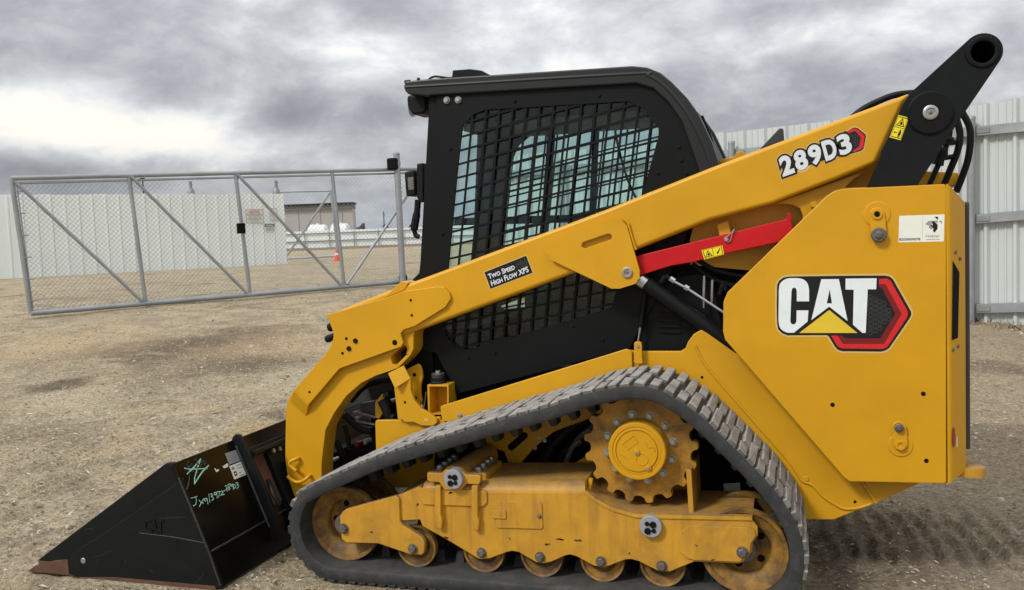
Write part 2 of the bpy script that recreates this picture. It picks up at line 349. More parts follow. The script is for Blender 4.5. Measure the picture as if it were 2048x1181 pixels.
# ------------------------------------------------------------------ ground
def ground_material():
    m = bpy.data.materials.new('dry_dirt'); m.use_nodes = True; t = m.node_tree; b = t.nodes['Principled BSDF']
    pos = N('ShaderNodeNewGeometry', t).outputs['Position']
    big = noisen(t, pos, .55, 6, .6, .6); mid = noisen(t, pos, 3.2, 7, .65, .3); fine = noisen(t, pos, 42, 5, .7); grit = noisen(t, pos, 190, 3, .7)
    c = ramp(t, big, [(.28, (.33, .268, .175)), (.45, (.45, .372, .250)), (.62, (.51, .43, .29)), (.78, (.46, .365, .235))])
    c = mixc(t, ramp(t, mid, [(.44, 0), (.60, .65)]), c, (.275, .220, .155))
    straw = noisen(t, pos, 1.1, 6, .7, .8)
    c = mixc(t, ramp(t, straw, [(.55, 0), (.70, .65)]), c, (.56, .39, .20))
    damp = noisen(t, pos, .8, 5, .6, 1.0)
    mp = N('ShaderNodeMapping', t); mp.inputs['Location'].default_value = (9, 4, 0); t.links.new(pos, mp.inputs[0])
    damp = noisen(t, mp.outputs[0], .8, 6, .62, .8)
    c = mixc(t, ramp(t, damp, [(.58, 0), (.68, .75)]), c, (.165, .125, .088))
    # darker, freshly turned soil behind the machine
    sx = N('ShaderNodeSeparateXYZ', t); t.links.new(pos, sx.inputs[0])
    side = ramp(t, mathn(t, 'ADD', mathn(t, 'MULTIPLY', sx.outputs[0], .25), mathn(t, 'MULTIPLY', mathn(t, 'SUBTRACT', mid, .5), .35)), [(.02, 0), (.35, .6)])
    c = mixc(t, side, c, (.340, .268, .182))
    # turned, damper soil and smooth sandy spots, each where it lies in the yard
    sxy = N('ShaderNodeSeparateXYZ', t); t.links.new(pos, sxy.inputs[0]); wv = noisen(t, pos, 2.6, 6, .65, .6)
    for px_, py_, wx_, wy_, am_, col_ in ((300, 692, 1.1, .5, .80, (.15, .115, .080)), (455, 672, 1.0, .6, .75, (.17, .125, .085)), (500, 728, .7, .35, .8, (.16, .122, .085)), (128, 769, .35, .22, .85, (.14, .108, .078)), (390, 730, 1.0, .7, .45, (.20, .15, .10)), (150, 797, .55, .3, .6, (.56, .475, .33)), (600, 760, .8, .5, .5, (.54, .46, .32)), (560, 690, 1.2, .5, .45, (.56, .40, .24)), (130, 680, 1.6, .7, .45, (.56, .42, .24)), (500, 860, .25, .15, .6, (.50, .34, .16)), (1990, 735, .5, .2, .6, (.16, .125, .09)), (1960, 860, .5, .22, .55, (.17, .13, .095)), (1760, 1120, .6, .28, .45, (.15, .115, .085)), (1990, 1140, .5, .25, .4, (.37, .30, .22))):
        d_ = ray(px_, py_); tt_ = 8.0
        for _ in range(8): tt_ = (float(height(CAM[0]+d_[0]*tt_, CAM[1]+d_[1]*tt_))-CAM[2])/d_[2]
        gx_, gy_ = CAM[0]+d_[0]*tt_, CAM[1]+d_[1]*tt_
        ex = mathn(t, 'DIVIDE', mathn(t, 'SUBTRACT', sxy.outputs[0], float(gx_)), wx_); ey = mathn(t, 'DIVIDE', mathn(t, 'SUBTRACT', sxy.outputs[1], float(gy_)), wy_*2)
        rr_ = mathn(t, 'SQRT', mathn(t, 'ADD', mathn(t, 'MULTIPLY', ex, ex), mathn(t, 'MULTIPLY', ey, ey)))
        c = mixc(t, ramp(t, mathn(t, 'ADD', rr_, mathn(t, 'MULTIPLY', mathn(t, 'SUBTRACT', wv, .5), 2.2)), [(.45, am_), (1.0, 0)]), c, col_)
    clod = noisen(t, pos, 19, 6, .7, .3); c = mixc(t, .85, c, ramp(t, clod, [(.30, .74), (.5, 1.0), (.70, 1.2)]), 'MULTIPLY')
    sp = ramp(t, fine, [(.30, .45), (.5, 1.0), (.70, 1.5)]); c = mixc(t, .85, c, sp, 'MULTIPLY')
    shade_speck = noisen(t, pos, 33, 3, .75, .6); c = mixc(t, ramp(t, shade_speck, [(.36, .75), (.42, 0)]), c, (.125, .098, .068))  # dark specks: small shadows of the rough dirt put into the colour
    mp2 = N('ShaderNodeMapping', t); mp2.inputs['Location'].default_value = (5.5, 2.2, 1); t.links.new(pos, mp2.inputs[0])
    chipl = noisen(t, mp2.outputs[0], 36, 3, .75, .6); c = mixc(t, ramp(t, chipl, [(.60, 0), (.66, .8)]), c, (.66, .58, .43))
    sp2 = ramp(t, grit, [(.25, .6), (.5, 1.0), (.75, 1.4)]); c = mixc(t, .6, c, sp2, 'MULTIPLY')
    t.links.new(c, b.inputs['Base Color']); b.inputs['Roughness'].default_value = .95; b.inputs['Specular IOR Level'].default_value = .15
    h = mathn(t, 'ADD', mathn(t, 'MULTIPLY', fine, .6), mathn(t, 'ADD', mathn(t, 'MULTIPLY', grit, .25), mathn(t, 'MULTIPLY', noisen(t, pos, 14, 5, .65), .9)))
    bn = N('ShaderNodeBump', t); bn.inputs['Strength'].default_value = 1.0; bn.inputs['Distance'].default_value = .045
    t.links.new(h, bn.inputs['Height']); t.links.new(bn.outputs[0], b.inputs['Normal']); return m
def vnoise(x, y, seed):
    r = np.random.default_rng(seed).random((256, 256)); xi, yi = np.floor(x).astype(int), np.floor(y).astype(int); fx, fy = x-xi, y-yi
    fx = fx*fx*(3-2*fx); fy = fy*fy*(3-2*fy); g = lambda a, b: r[a % 256, b % 256]
    return (g(xi, yi)*(1-fx)+g(xi+1, yi)*fx)*(1-fy)+(g(xi, yi+1)*(1-fx)+g(xi+1, yi+1)*fx)*fy-.5
def band(v, a, b, s): return np.clip((v-a)/s, 0, 1)*np.clip((b-v)/s, 0, 1)
def relief(x, y):
    z = .030*vnoise(x*1.3, y*1.3, 1)+.020*vnoise(x*4.1+7, y*4.1, 2)+.014*vnoise(x*11, y*11+3, 3)+.010*vnoise(x*27, y*27, 4)
    mod = np.clip(.45+1.6*vnoise(x*1.7+5, y*1.7, 6), 0, 1)
    rib = lambda u, p: np.clip(.5+.75*np.sin(2*pi*u/p), 0, 1)-.5
    wob = .03*vnoise(x*6, y*6, 8)
    z += .030*rib(x+.12*y+.05*vnoise(x*3, y*3, 11)+wob, .088)*band(x, .98, 2.6, .25)*band(y, .62, 1.62, .12)*np.clip(.25+mod+1.2*vnoise(x*5.5, y*4.5, 12), 0, 1)
    z += .036*rib(x+wob, .10)*band(x, -5.5, -2.0, .5)*band(y, .3, .75, .08)*mod
    z += .036*rib(x+wob, .10)*band(x, -6.5, -2.1, .5)*band(y, -.1, 2.4, .3)*np.clip(mod-.15, 0, 1)
    z += .030*rib(x*.8+y*.6+wob, .10)*band(x, -4.5, -2.4, .4)*band(y, -1.2, -.1, .15)*mod
    z -= .010*band(y, -.05, .5, .1)*band(x, -1.2, 1.1, .2)
    return z
def axis(lo, hi, fine, far, g=1.09):
    a = list(np.arange(lo, hi, fine)); s = fine; q = a[-1]
    while q < far: s *= g; q += s; a.append(q)
    s = fine; q = lo
    while q > -far: s *= g; q -= s; a.insert(0, q)
    return np.array(a)
gx = axis(-6.0, 3.2, .020, 900); gy = axis(-1.4, 4.5, .022, 900)
XX, YY = np.meshgrid(gx, gy); HH = height(XX, YY)
dist = np.hypot(XX-CAM[0], YY-CAM[1]); HH = HH+relief(XX, YY)*np.clip((60-dist)/40, 0, 1)
# the tracks and the bucket lie on the soil: no clod pokes through them
near_track = band(XX, -1.15, 1.05, .06)*band(YY, -.04, .49, .04); HH = HH*(1-near_track)+(GZ-.004)*near_track
nb = band(XX, -2.45, -1.25, .06)*band(YY, -.24, 2.2, .05); HH = np.where(nb > 0, np.minimum(HH, GZ+.004), HH)
nv = np.stack([XX.ravel(), YY.ravel(), HH.ravel()], 1); W_, H_ = len(gx), len(gy)
idx = np.arange(W_*H_).reshape(H_, W_); q = np.stack([idx[:-1, :-1], idx[:-1, 1:], idx[1:, 1:], idx[1:, :-1]], -1).reshape(-1, 4)
me = bpy.data.meshes.new('ground'); me.vertices.add(len(nv)); me.vertices.foreach_set('co', nv.ravel().astype(np.float32))
me.loops.add(q.size); me.loops.foreach_set('vertex_index', q.ravel().astype(np.int32)); me.polygons.add(len(q)); me.polygons.foreach_set('loop_start', np.arange(0, q.size, 4, dtype=np.int32))
me.update(); me.validate(); me.polygons.foreach_set('use_smooth', [True]*len(q)); me.materials.append(ground_material())
go = put('ground', me); go['kind'] = 'structure'
def gz(x, y): return float(height(x, y)+relief(np.array([x]), np.array([y]))[0])

# straw chips, wood flakes and small stones lying on the dirt
def litter(name, n, mats, size, kindshape):
    mb_v, mb_f, mi = [], [], []
    k = 0; tries = 0
    while k < n and tries < n*30:
        tries += 1
        px, py = rng.uniform(-30, 2080), rng.uniform(555, 1230)
        d = ray(px, py); tt = 8.0
        for _ in range(6):
            qx, qy = CAM[0]+d[0]*tt, CAM[1]+d[1]*tt; tt = (float(height(qx, qy))-CAM[2])/d[2]
        if not (0 < tt < 26): continue
        if rng.random() > min(1, (tt/4.2)**1.1/2.2): continue
        qx += rng.normal(0, .03); qy += rng.normal(0, .03)
        if qx > .9 and rng.random() < .72: continue
        if -1.2 < qx < 1.1 and -.03 < qy < .5: continue
        if -2.4 < qx < -1.3 and -.22 < qy < 2.2: continue
        z = gz(qx, qy); s = size*rng.lognormal(0, .5)*(1+.07*tt); a = rng.uniform(0, 2*pi); o = len(mb_v)
        if kindshape == 'chip':
            l, wd = s, s*rng.uniform(.12, .4); ux, uy = cos(a), sin(a); tl = rng.normal(0, .35)
            for (p_, q_) in ((-1, -1), (1, -.6), (1.1, .7), (-.8, 1)):
                mb_v.append((qx+ux*l*p_/2-uy*wd*q_/2, qy+uy*l*p_/2+ux*wd*q_/2, z+.004+.3*s*abs(tl)+tl*l*p_/2*.5+rng.normal(0, .02)*s))
            mb_v.append((qx, qy, z+.006+.3*s*abs(tl)+.12*s)); mb_f += [(o, o+1, o+4), (o+1, o+2, o+4), (o+2, o+3, o+4), (o+3, o, o+4)]; mm = int(rng.integers(len(mats))); mi += [mm]*4
        else:
            ring = [(qx+s*.5*cos(a+i*1.2566)*rng.uniform(.7, 1.2), qy+s*.5*sin(a+i*1.2566)*rng.uniform(.7, 1.2), z-.002) for i in range(5)]
            mb_v += ring+[(x_*.6+qx*.4, y_*.6+qy*.4, z+s*rng.uniform(.25, .45)) for x_, y_, _z in ring]
            for i in range(5): j = (i+1) % 5; mb_f.append((o+i, o+j, o+5+j, o+5+i))
            mb_f.append(tuple(o+5+i for i in range(5))); mm = int(rng.integers(len(mats))); mi += [mm]*6
        k += 1
    me = bpy.data.meshes.new(name); me.from_pydata(mb_v, [], mb_f); me.update()
    for m in mats: me.materials.append(m)
    me.polygons.foreach_set('material_index', mi); o = put(name, me); o['kind'] = 'stuff'; return o
st = [M('straw_a', (.52, .43, .27), .8, var=.3), M('straw_b', (.42, .32, .19), .8, var=.3), M('straw_c', (.60, .53, .40), .8, var=.2), M('straw_d', (.16, .125, .09), .9, var=.3)]
litter('straw_litter', 13000, st, .0105, 'chip')
litter('gravel', 7000, [M('stone_a', (.36, .31, .24), .9, var=.3), M('stone_b', (.22, .18, .135), .9, var=.3), M('stone_c', (.50, .46, .39), .85, var=.2)], .0085, 'stone')
# dry twigs
# ------------------------------------------------------------------ white panel wall at the left
def vertical_plane(a, b):                      # the upright plane through two ground points
    a, b = np.array(a), np.array(b); n = np.cross(b-a, ZZ); return a, n/np.linalg.norm(n)
wl, wr = D3(0, 562, 31.5), D3(575, 528, 37.7); wl[2] = float(height(wl[0], wl[1])); wr[2] = float(height(wr[0], wr[1]))
wdir = (wr-wl); wlen = np.linalg.norm(wdir[:2]); wu = np.array([wdir[0], wdir[1], 0])/wlen; wn = np.array([wu[1], -wu[0], 0])
if wn@(CAM-wl) < 0: wn = -wn
WH = 3.06
wall = thing('panel_wall', 'long white sheet metal wall behind the chain link gate', 'wall', tuple(wr))
mbp = MB(); pw = .46
mbp.box((0, 0, 0), (pw-.010, .03, WH), white_sheet); mbp.box((pw-.08, -.020, 0), (pw-.05, 0.0, WH), white_sheet)
pm = mbp.mesh('wall_panel', 0)
def frame_on(o, u, n):                         # matrix: local x along u, local -y towards n, z up
    return Matrix(((u[0], -n[0], 0, o[0]), (u[1], -n[1], 0, o[1]), (0, 0, 1, o[2]), (0, 0, 0, 1)))
nP = int((wlen+6)/pw)
for i in range(nP):
    o = wr-wu*(pw*(i+1)); o[2] = float(height(o[0], o[1]))-.12+rng.normal(0, .012)
    put('panel', pm, wall, frame_on(o+wn*rng.normal(0, .003), wu, wn))
mb = MB(); e = wr-wu*wlen-wu*6
bk = [wr-wn*.04, e-wn*.04]; zt = [float(height(*b_[:2]))-.15 for b_ in bk]
mb.add([(*bk[0][:2], zt[0]), (*bk[1][:2], zt[1]), (*bk[1][:2], zt[1]+WH-.05), (*bk[0][:2], zt[0]+WH-.05)]+[(*(b_-wn*.1)[:2], z_+h_) for b_, z_, h_ in ((bk[0], zt[0], 0), (bk[1], zt[1], 0), (bk[1], zt[1], WH-.05), (bk[0], zt[0], WH-.05))], [(0, 1, 2, 3), (7, 6, 5, 4), (0, 4, 5, 1), (1, 5, 6, 2), (2, 6, 7, 3), (3, 7, 4, 0)], white_sheet)
obj('wall_frame', mb, wall)
wp0 = wr+wn*.03
def WP(x, y, lift=.0): return PL(x, y, wp0+wn*lift, wn)
def sign(name, label, corners, paint):
    mb = MB(); a, b, c, d = (WP(x, y, .015) for x, y in corners); back = [q-wn*.012 for q in (a, b, c, d)]
    mb.add([a, b, c, d]+back, [(0, 1, 2, 3), (7, 6, 5, 4), (0, 4, 5, 1), (1, 5, 6, 2), (2, 6, 7, 3), (3, 7, 4, 0)], d_lab)
    def at(s, t, l): return a+(b-a)*s+(d-a)*t+wn*l
    def rect(s0, t0, s1, t1, mat, l=.003): mb.add([at(s0, t0, l), at(s1, t0, l), at(s1, t1, l), at(s0, t1, l)], [(0, 1, 2, 3)], mat)
    def txt(s, s0, s1, t, h, mat, l=.006, off=.01): text_on(mb, s, at(s0, t, l), at(s1, t, l)-at(s0, t, l), at(s0, t-h, l)-at(s0, t, l), mat, (0, 0, 0), off)
    paint(rect, txt); o = obj(name, mb); return tag(o, label, 'sign')
def p_notice(rect, txt):
    for s0, t0, s1, t1 in ((.03, .03, .97, .05), (.03, .95, .97, .97), (.03, .03, .045, .97), (.955, .03, .97, .97), (.03, .36, .97, .385)): rect(s0, t0, s1, t1, d_black)
    txt('NOTICE', .22, .78, .31, .20, d_sred, off=.03)
    for t, a_, b_ in ((.48, .08, .92), (.59, .16, .84), (.69, .14, .86), (.79, .10, .90), (.89, .26, .74)):
        s = a_
        while s < b_-.02: wd = random.uniform(.05, .13); rect(s, t-.055, min(s+wd, b_), t, d_mid); s += wd+.022
sign('notice_sign', 'white sign reading NOTICE in red on the white panel wall', [(490, 418.5), (527, 418.5), (528.5, 446.5), (492, 446.5)], p_notice)
def p_small(rect, txt):
    for s0, t0, s1, t1 in ((.05, .03, .95, .06), (.05, .94, .95, .97), (.05, .03, .09, .97), (.91, .03, .95, .97), (.05, .45, .95, .47)): rect(s0, t0, s1, t1, d_mid)
    rect(.2, .36, .8, .41, d_mid); rect(.26, .10, .74, .30, d_lab)
    for k in range(4): rect(.28+.05*k, .55+.07*k, .34+.05*k, .62+.07*k, d_sred); rect(.66-.05*k, .55+.07*k, .72-.05*k, .62+.07*k, d_sred)
    rect(.2, .54, .8, .56, d_sred); rect(.2, .86, .8, .88, d_sred)
sign('prohibition_sign', 'small upright white sign with red print near the wall end', [(538, 416.5), (554, 416.5), (556, 442.5), (541, 442.5)], p_small)
def p_green(rect, txt):
    rect(0.0, 0.0, 1, .42, d_green); txt('THINK', .12, .88, .36, .26, d_lab, .006, .02); txt('SAFETY', .08, .92, .76, .26, d_green, .006, .02); rect(.1, .84, .9, .90, d_green)
sign('safety_sign', 'green and white sign reading SAFETY low on the panel wall', [(529, 448), (549, 448), (550, 464), (531, 464)], p_green)
# flues and a lamp behind the wall
def behind(x, y, ex): return D3(x, y, ex)
for px, yb, lab in ((382, 385, 'grey flue with conical base standing above the wall middle'), (553, 384, 'grey flue with conical base standing above the wall end')):
    b = D3(px, yb, 41); s = 41/FPX; z0 = float(height(b[0], b[1]))
    t = thing('exhaust_flue', lab, 'flue', (b[0], b[1], z0), 'flues above the white wall')
    obj('pipe', MB().tube([(b[0], b[1], z0), (b[0], b[1], b[2]+22*s)], 3.2*s, galv_dark, 14), t)
    obj('cone_base', MB().tube([(b[0], b[1], b[2]-4*s), (b[0], b[1], b[2]+2*s), (b[0], b[1], b[2]+8*s)], [7.5*s, 7*s, 3.4*s], galv_dark, 14), t)
b = D3(287, 385, 60); s = 60/FPX; z0 = float(height(b[0], b[1]))
t = thing('yard_light', 'dark yard light on a pole behind the white wall', 'lamp post', (b[0], b[1], z0))
obj('pole', MB().tube([(b[0], b[1], z0), (b[0], b[1], b[2]+27*s)], 1.2*s, dark, 8), t)
ra = R0*s; obj('lamp_head', MB().tube([tuple(b+np.array([0, 0, 27*s])-ra*5), tuple(b+np.array([0, 0, 27*s])+ra*4)], 1.6*s, dark, 8), t)

# ------------------------------------------------------------------ chain link gate
ga, gb = D3(62, 627, 13.5), D3(800, 562, 16.5)
GP0, GN = vertical_plane(ga, gb)
if GN@(CAM-GP0) < 0: GN = -GN
def V(x, y, off=0): return PL(x, y, GP0+GN*off, GN)
gate = thing('cantilever_gate', 'long chain link gate with galvanised tube frame and diagonal braces', 'gate', tuple(ga))
TL, BL = V(22, 357), V(62, 627); TR = V(905, 336.5); BR = V(905, 555)
obj('top_rail', MB().tube([TL, TR], .036, galv, 12).tube([TL+ZZ*-.075, TR+ZZ*-.075], .018, galv, 8), gate)
obj('bottom_rail', MB().tube([BL, BR], .042, galv, 12), gate)
for x0, y0, x1, y1, r in ((23, 359, 62, 627, .036), (258, 354, 291, 603, .032), (471, 349, 500, 586, .032), (664, 344, 688, 570, .032), (846, 340, 862, 558, .032)):
    obj('upright', MB().tube([V(x0, y0), V(x1, y1)], r, galv, 12), gate)
for x0, y0, x1, y1 in ((30, 364, 284, 603), (262, 353, 493, 586), (475, 349, 682, 571), (694, 569, 848, 342)):
    obj('brace', MB().tube([V(x0, y0, .03), V(x1, y1, .03)], .026, galv, 10), gate)
mb = MB(); mb.tube([V(34, 372, .02), V(66, 618, .02)], .010, galv, 6)
obj('tension_bar', mb, gate)
for k in range(6):
    f_ = .08+.165*k; q = np.array(V(25, 362))*(1-f_)+np.array(V(62, 627))*f_; u = (BR-BL)/np.linalg.norm(BR-BL)
    obj('tie_clip', MB().tube([q-GN*-.03, q+u*.11+GN*.03], .010, galv, 6), gate)
mb = MB()                                      # the wire fabric, woven on the diagonal
gu = (BR-BL)/np.linalg.norm(BR-BL); A2 = lambda q: ((q-BL)@gu, 0)
Lg = np.linalg.norm(BR-BL); hl = (TL-BL)[2]-.1; hr = (TR-BR)[2]-.1; pit = .072; wr_ = .0029
def gpt(s, h): return BL+gu*s+ZZ*(h*1.0)+(TL-BL-ZZ*(TL-BL)[2])*(h/max(hl, .1))*(1-s/Lg)
for sgn in (1, -1):
    k = -hl if sgn > 0 else 0
    s0 = -hl if sgn > 0 else 0.0
    while s0 < Lg+(hl if sgn < 0 else 0):
        h0, h1 = 0.0, min(hl, hr)+.02; a = s0; b_ = s0+sgn*h1
        if sgn > 0 and a < 0: h0 = -a; a = 0
        if sgn > 0 and b_ > Lg: h1 -= (b_-Lg); b_ = Lg
        if sgn < 0 and b_ < 0: h1 += b_; b_ = 0
        if sgn < 0 and a > Lg: h0 = a-Lg; a = Lg
        if h1-h0 > .03: mb.tube([gpt(a, h0)+GN*.004*sgn, gpt(b_, h1)+GN*.004*sgn], wr_, galv, 3, False)
        s0 += pit
fo = obj('wire_mesh', mb, gate, smooth=0, kind='stuff')
obj('latch_box', MB().box((0, 0, 0), (1, 1, 1), dark), gate).matrix_basis = Matrix.Translation(V(474, 468, .05)) @ Matrix(((gu[0]*.125, GN[0]*.08, 0, 0), (gu[1]*.125, GN[1]*.08, 0, 0), (gu[2]*.125, 0, .17, 0), (0, 0, 0, 1)))
post = thing('gate_post', 'thick galvanised post with guide roller holding the gate', 'post', tuple(V(806, 560, .12)))
pb, pt_ = V(806, 566, .12), V(793, 310, .12)
obj('tube', MB().tube([pb-ZZ*.4, pt_], .058, galv, 16), post); obj('cap', MB().tube([pt_, pt_+ZZ*.03, pt_+ZZ*.05], [.064, .060, .02], galv, 16), post)
q = V(785, 328, .12); obj('roller_guard', MB().box((q[0]-.09, q[1]-.07, q[2]-.11), (q[0]+.10, q[1]+.07, q[2]+.10), dark), post, .03)
obj('clamp', MB().tube([V(794, 324, .12), V(794, 331, .12)], .066, galv, 14), post)
obj('lower_roller', MB().tube([V(800, 556, .05), V(812, 556, .05)], .06, dark, 14), post)

# inner gate leaf, cone, far fence, building
LD = 40.5
leaf = thing('open_gate_leaf', 'open tube gate leaf standing beyond the white wall end', 'gate', tuple(D3(577, 517, LD)))
mb = lambda pts, r: MB().tube([D3(x, y, LD) for x, y in pts], r, galv, 8)
obj('top_rail', mb([(560, 384), (664, 382)], .05), leaf); obj('bottom_rail', mb([(560, 518.5), (677, 512)], .05), leaf)
obj('upright', mb([(662, 380), (676, 513)], .06), leaf); obj('brace', mb([(574, 512), (660, 386)], .045), leaf)
b = D3(674, 527, 40); zb = float(height(b[0], b[1])); cz = zb
cone = thing('traffic_cone', 'orange traffic cone standing on the dirt beyond the gate', 'traffic cone', (b[0], b[1], zb))
obj('cone_body', MB().lathe(b[0], 0, [(.125, zb+.03), (.045, zb+.50), (.03, zb+.52), (.001, zb+.52)], cone_m, 20, 'Z', b[1]), cone)
obj('base', MB().box((b[0]-.17, b[1]-.17, zb-.01), (b[0]+.17, b[1]+.17, zb+.03), cone_m), cone)
obj('collar', MB().lathe(b[0], 0, [(.0935, zb+.26), (.0755, zb+.36)], d_white, 20, 'Z', b[1]), cone)
fa, fb = D3(440, 507, 100), D3(1120, 483, 104)
far = thing('far_fence', 'low white sheet fence with grey rails across the far yard', 'fence', tuple(fa))
fu = (fb-fa); fl = np.linalg.norm(fu[:2]); fu = np.array([fu[0], fu[1], 0])/fl; fn = np.array([fu[1], -fu[0], 0]); fn = fn if fn@(CAM-fa) > 0 else -fn
zf = float(height(fa[0], fa[1])); FH = 2.15; sm = MB().box((0, 0, 0), (2.98, .05, FH), white_sheet).mesh('fence_sheet', 0)
for i in range(int(fl/3)):
    o = fa+fu*3*i; o[2] = zf; put('sheet', sm, far, frame_on(o, fu, fn))
for h_ in (1.85, 1.0): obj('rail', MB().tube([np.array([*(fa+fn*.12)[:2], zf+h_]), np.array([*(fb+fn*.12)[:2], zf+h_])], .06, galv_dark, 6), far)
for k in range(14):
    o = fa+fu*(1.2+2.72*k)+fn*.15; o[2] = zf; obj('post', MB().tube([o, o+ZZ*(FH-.12)], .055, galv_dark, 6), far)
berm = MB(); bq = []
for k in range(60):
    s_ = k/59; c_ = fa+(fb-fa)*(s_*1.6-.3); h_ = .28+.14*noise.noise(Vector((k*.3, 0, 0)))
    bq.append([(*(c_+fn*2.4)[:2], zf-.05), (*(c_+fn*1.3)[:2], zf+h_*.8), (*(c_+fn*.55)[:2], zf+h_), (*(c_+fn*.2)[:2], zf-.05)])
berm.add([v for r_ in bq for v in r_], [(4*i+j, 4*i+j+1, 4*i+j+5, 4*i+j+4) for i in range(59) for j in range(3)], M('berm_soil', (.20, .135, .085), .95, var=.4, vscale=3))
obj('berm', berm, kind='structure')
bl = thing('far_building', 'beige building with dark brown eave beyond the far fence', 'building', tuple(D3(640, 480, 128)))
BD = 128; s = BD/FPX
c0, c1 = D3(470, 480, BD), D3(707.5, 470, BD); zb = float(height(c1[0], c1[1])); zt_ = D3(707, 405, BD)[2]; ze = D3(707, 417.5, BD)[2]
bu = (c1-c0); bu[2] = 0; bL = np.linalg.norm(bu); bu /= bL; bnv = np.array([bu[1], -bu[0], 0]); bnv = bnv if bnv@(CAM-c0) > 0 else -bnv
def slab(name, par, s0, s1, d0, d1, z0, z1, mat, bev=0):
    m_ = frame_on(np.array([c0[0], c0[1], 0]), bu, bnv); o = obj(name, MB().box((s0, d0, z0), (s1, d1, z1), mat), par, bev)
    o.matrix_basis = m_; return o
slab('wall', bl, 0, bL, 0, 2.4, zb-.2, ze, concrete_m); slab('eave', bl, -.1, bL+.05, -.35, 2.4, ze+.004, zt_-.25, eave_m); slab('roof', bl, -.3, bL+.2, -.6, 2.6, zt_-.25, zt_, dark)
for k in range(5): slab('wall_joint', bl, 3+k*3.1, 3.06+k*3.1, -.03, 0.01, zb, ze-.02, eave_m)
for x0, x1, yt, lab in ((618, 656, 449.5, 'white tank trailer beside the beige building, the nearer end lower'), (663, 699, 447, 'white rounded tank beside the beige building under its corner')):
    a, b = D3(x0, 470, 112), D3(x1, 470, 112); zt2 = D3(x0, yt, 112)[2]; z0 = float(height(a[0], a[1])); L = np.linalg.norm((b-a)[:2]); r = (zt2-z0)/2.6
    t = thing('storage_tank', lab, 'tank', (a[0], a[1], z0), 'white tanks by the far building')
    uu = (b-a)/np.linalg.norm(b-a); ctr = np.array([a[0], a[1], zt2-r])
    obj('shell', MB().tube([ctr+uu*.0, ctr+uu*.25, ctr+uu*(L*.5), ctr+uu*(L-.25), ctr+uu*L], [r*.75, r, r, r, r*.75], tank_m, 18), t)
    for f_ in (.2, .8): q = ctr+uu*L*f_; obj('support', MB().box((q[0]-.15, q[1]-.3, z0-.05), (q[0]+.15, q[1]+.3, q[2]-r*.6), galv_dark), t)
    obj('hatch', MB().tube([ctr+uu*L*.5+ZZ*r*.95, ctr+uu*L*.5+ZZ*(r+.14)], .22, tank_m, 12), t)
TD = 190
for px, pyb, wpx, hpx, lab in ((714, 459, 10, 7, 'low dark bush rising over the far fence beside the building'), (725, 459, 13, 14, 'round dark tree over the far fence, right of the building'), (772, 457, 12, 11, 'small dark tree over the far fence beside the gate post'), (824, 455, 16, 6, 'low dark bushes over the far fence beside the black cab')):
    b = D3(px, pyb, TD); z0 = float(height(b[0], b[1])); s = TD/FPX; top = D3(px, pyb-hpx, TD)[2]
    t = thing('far_tree', lab, 'tree', (b[0], b[1], z0), 'trees on the far horizon')
    obj('trunk', MB().tube([(b[0], b[1], z0), (b[0], b[1], top-.3)], [.16, .06], bark, 6), t)
    mb_ = MB(); zc_ = (z0+1.1+top)/2; hh = (top-z0-1.1)/2
    for k in range(420):
        v = Vector(rng.normal(0, 1, 3)); v.normalize(); rr = .55+.45*noise.noise(v*2.1+Vector((px, 0, 0))); v *= rr*rng.uniform(.55, 1)**.5*1.25
        c_ = Vector((b[0]+v.x*wpx*s*.55, b[1]+v.y*wpx*s*.55, zc_+v.z*hh)); e1 = Vector(rng.normal(0, .16, 3)); e2 = Vector(rng.normal(0, .16, 3))
        mb_.add([c_-e1, c_+e2, c_+e1, c_-e2], [(0, 1, 2, 3)], crown_m)
    o = obj('crown', mb_, t, smooth=0)
b = D3(769, 458, 150); z0 = float(height(b[0], b[1]))
t = thing('utility_pole', 'thin grey utility pole far beyond the gate', 'pole', (b[0], b[1], z0))
obj('pole', MB().tube([(b[0], b[1], z0), tuple(D3(767, 424, 150))], [.13, .09], bark, 6), t)
obj('crossarm', MB().tube([tuple(D3(765, 430, 150)), tuple(D3(770, 430, 150))], .07, bark, 6), t)

# ------------------------------------------------------------------ white corrugated fence at the right
ra_, rb_ = D3(1425, 660, 12.9), D3(1950, 648, 10.5)
rdir = rb_-ra_; rdir[2] = 0; ru = rdir/np.linalg.norm(rdir); rn = np.array([ru[1], -ru[0], 0]); rn = rn if rn@(CAM-ra_) > 0 else -rn
def RP(x, y, off=0): return PL(x, y, ra_+rn*off, rn)
rs = lambda q: (q-ra_)@ru
sL, sR = rs(RP(985, 500)), rs(RP(2048, 640))+3.2
rf = thing('corrugated_fence', 'tall white corrugated steel fence with galvanised rails behind the loader', 'fence', tuple(rb_))
ztop_l, ztop_r = RP(1425, 268.5)[2], RP(1954, 209)[2]; sl_, sr_ = rs(RP(1425, 268.5)), rs(RP(1954, 209))
prof = []; SW = .914
for r_ in range(3):
    x0 = r_*.3048
    prof += [(x0, 0), (x0+.025, .044), (x0+.055, .044), (x0+.08, 0), (x0+.135, 0), (x0+.145, .010), (x0+.16, .010), (x0+.17, 0), (x0+.22, 0), (x0+.23, .010), (x0+.245, .010), (x0+.255, 0)]
prof.append((SW+.02, 0))
def sheet_mesh(h):
    m_ = MB(); n = len(prof); vs = [(a, -b_, 0) for a, b_ in prof]+[(a, -b_, h) for a, b_ in prof]
    m_.add(vs, [(i, i+1, n+i+1, n+i) for i in range(n-1)], fence_sheet); return m_.mesh('fence_sheet', 12)
zmean = lambda s_: ztop_l+(ztop_r-ztop_l)*(s_-sl_)/(sr_-sl_)
FHm = 2.75; shm = sheet_mesh(FHm)
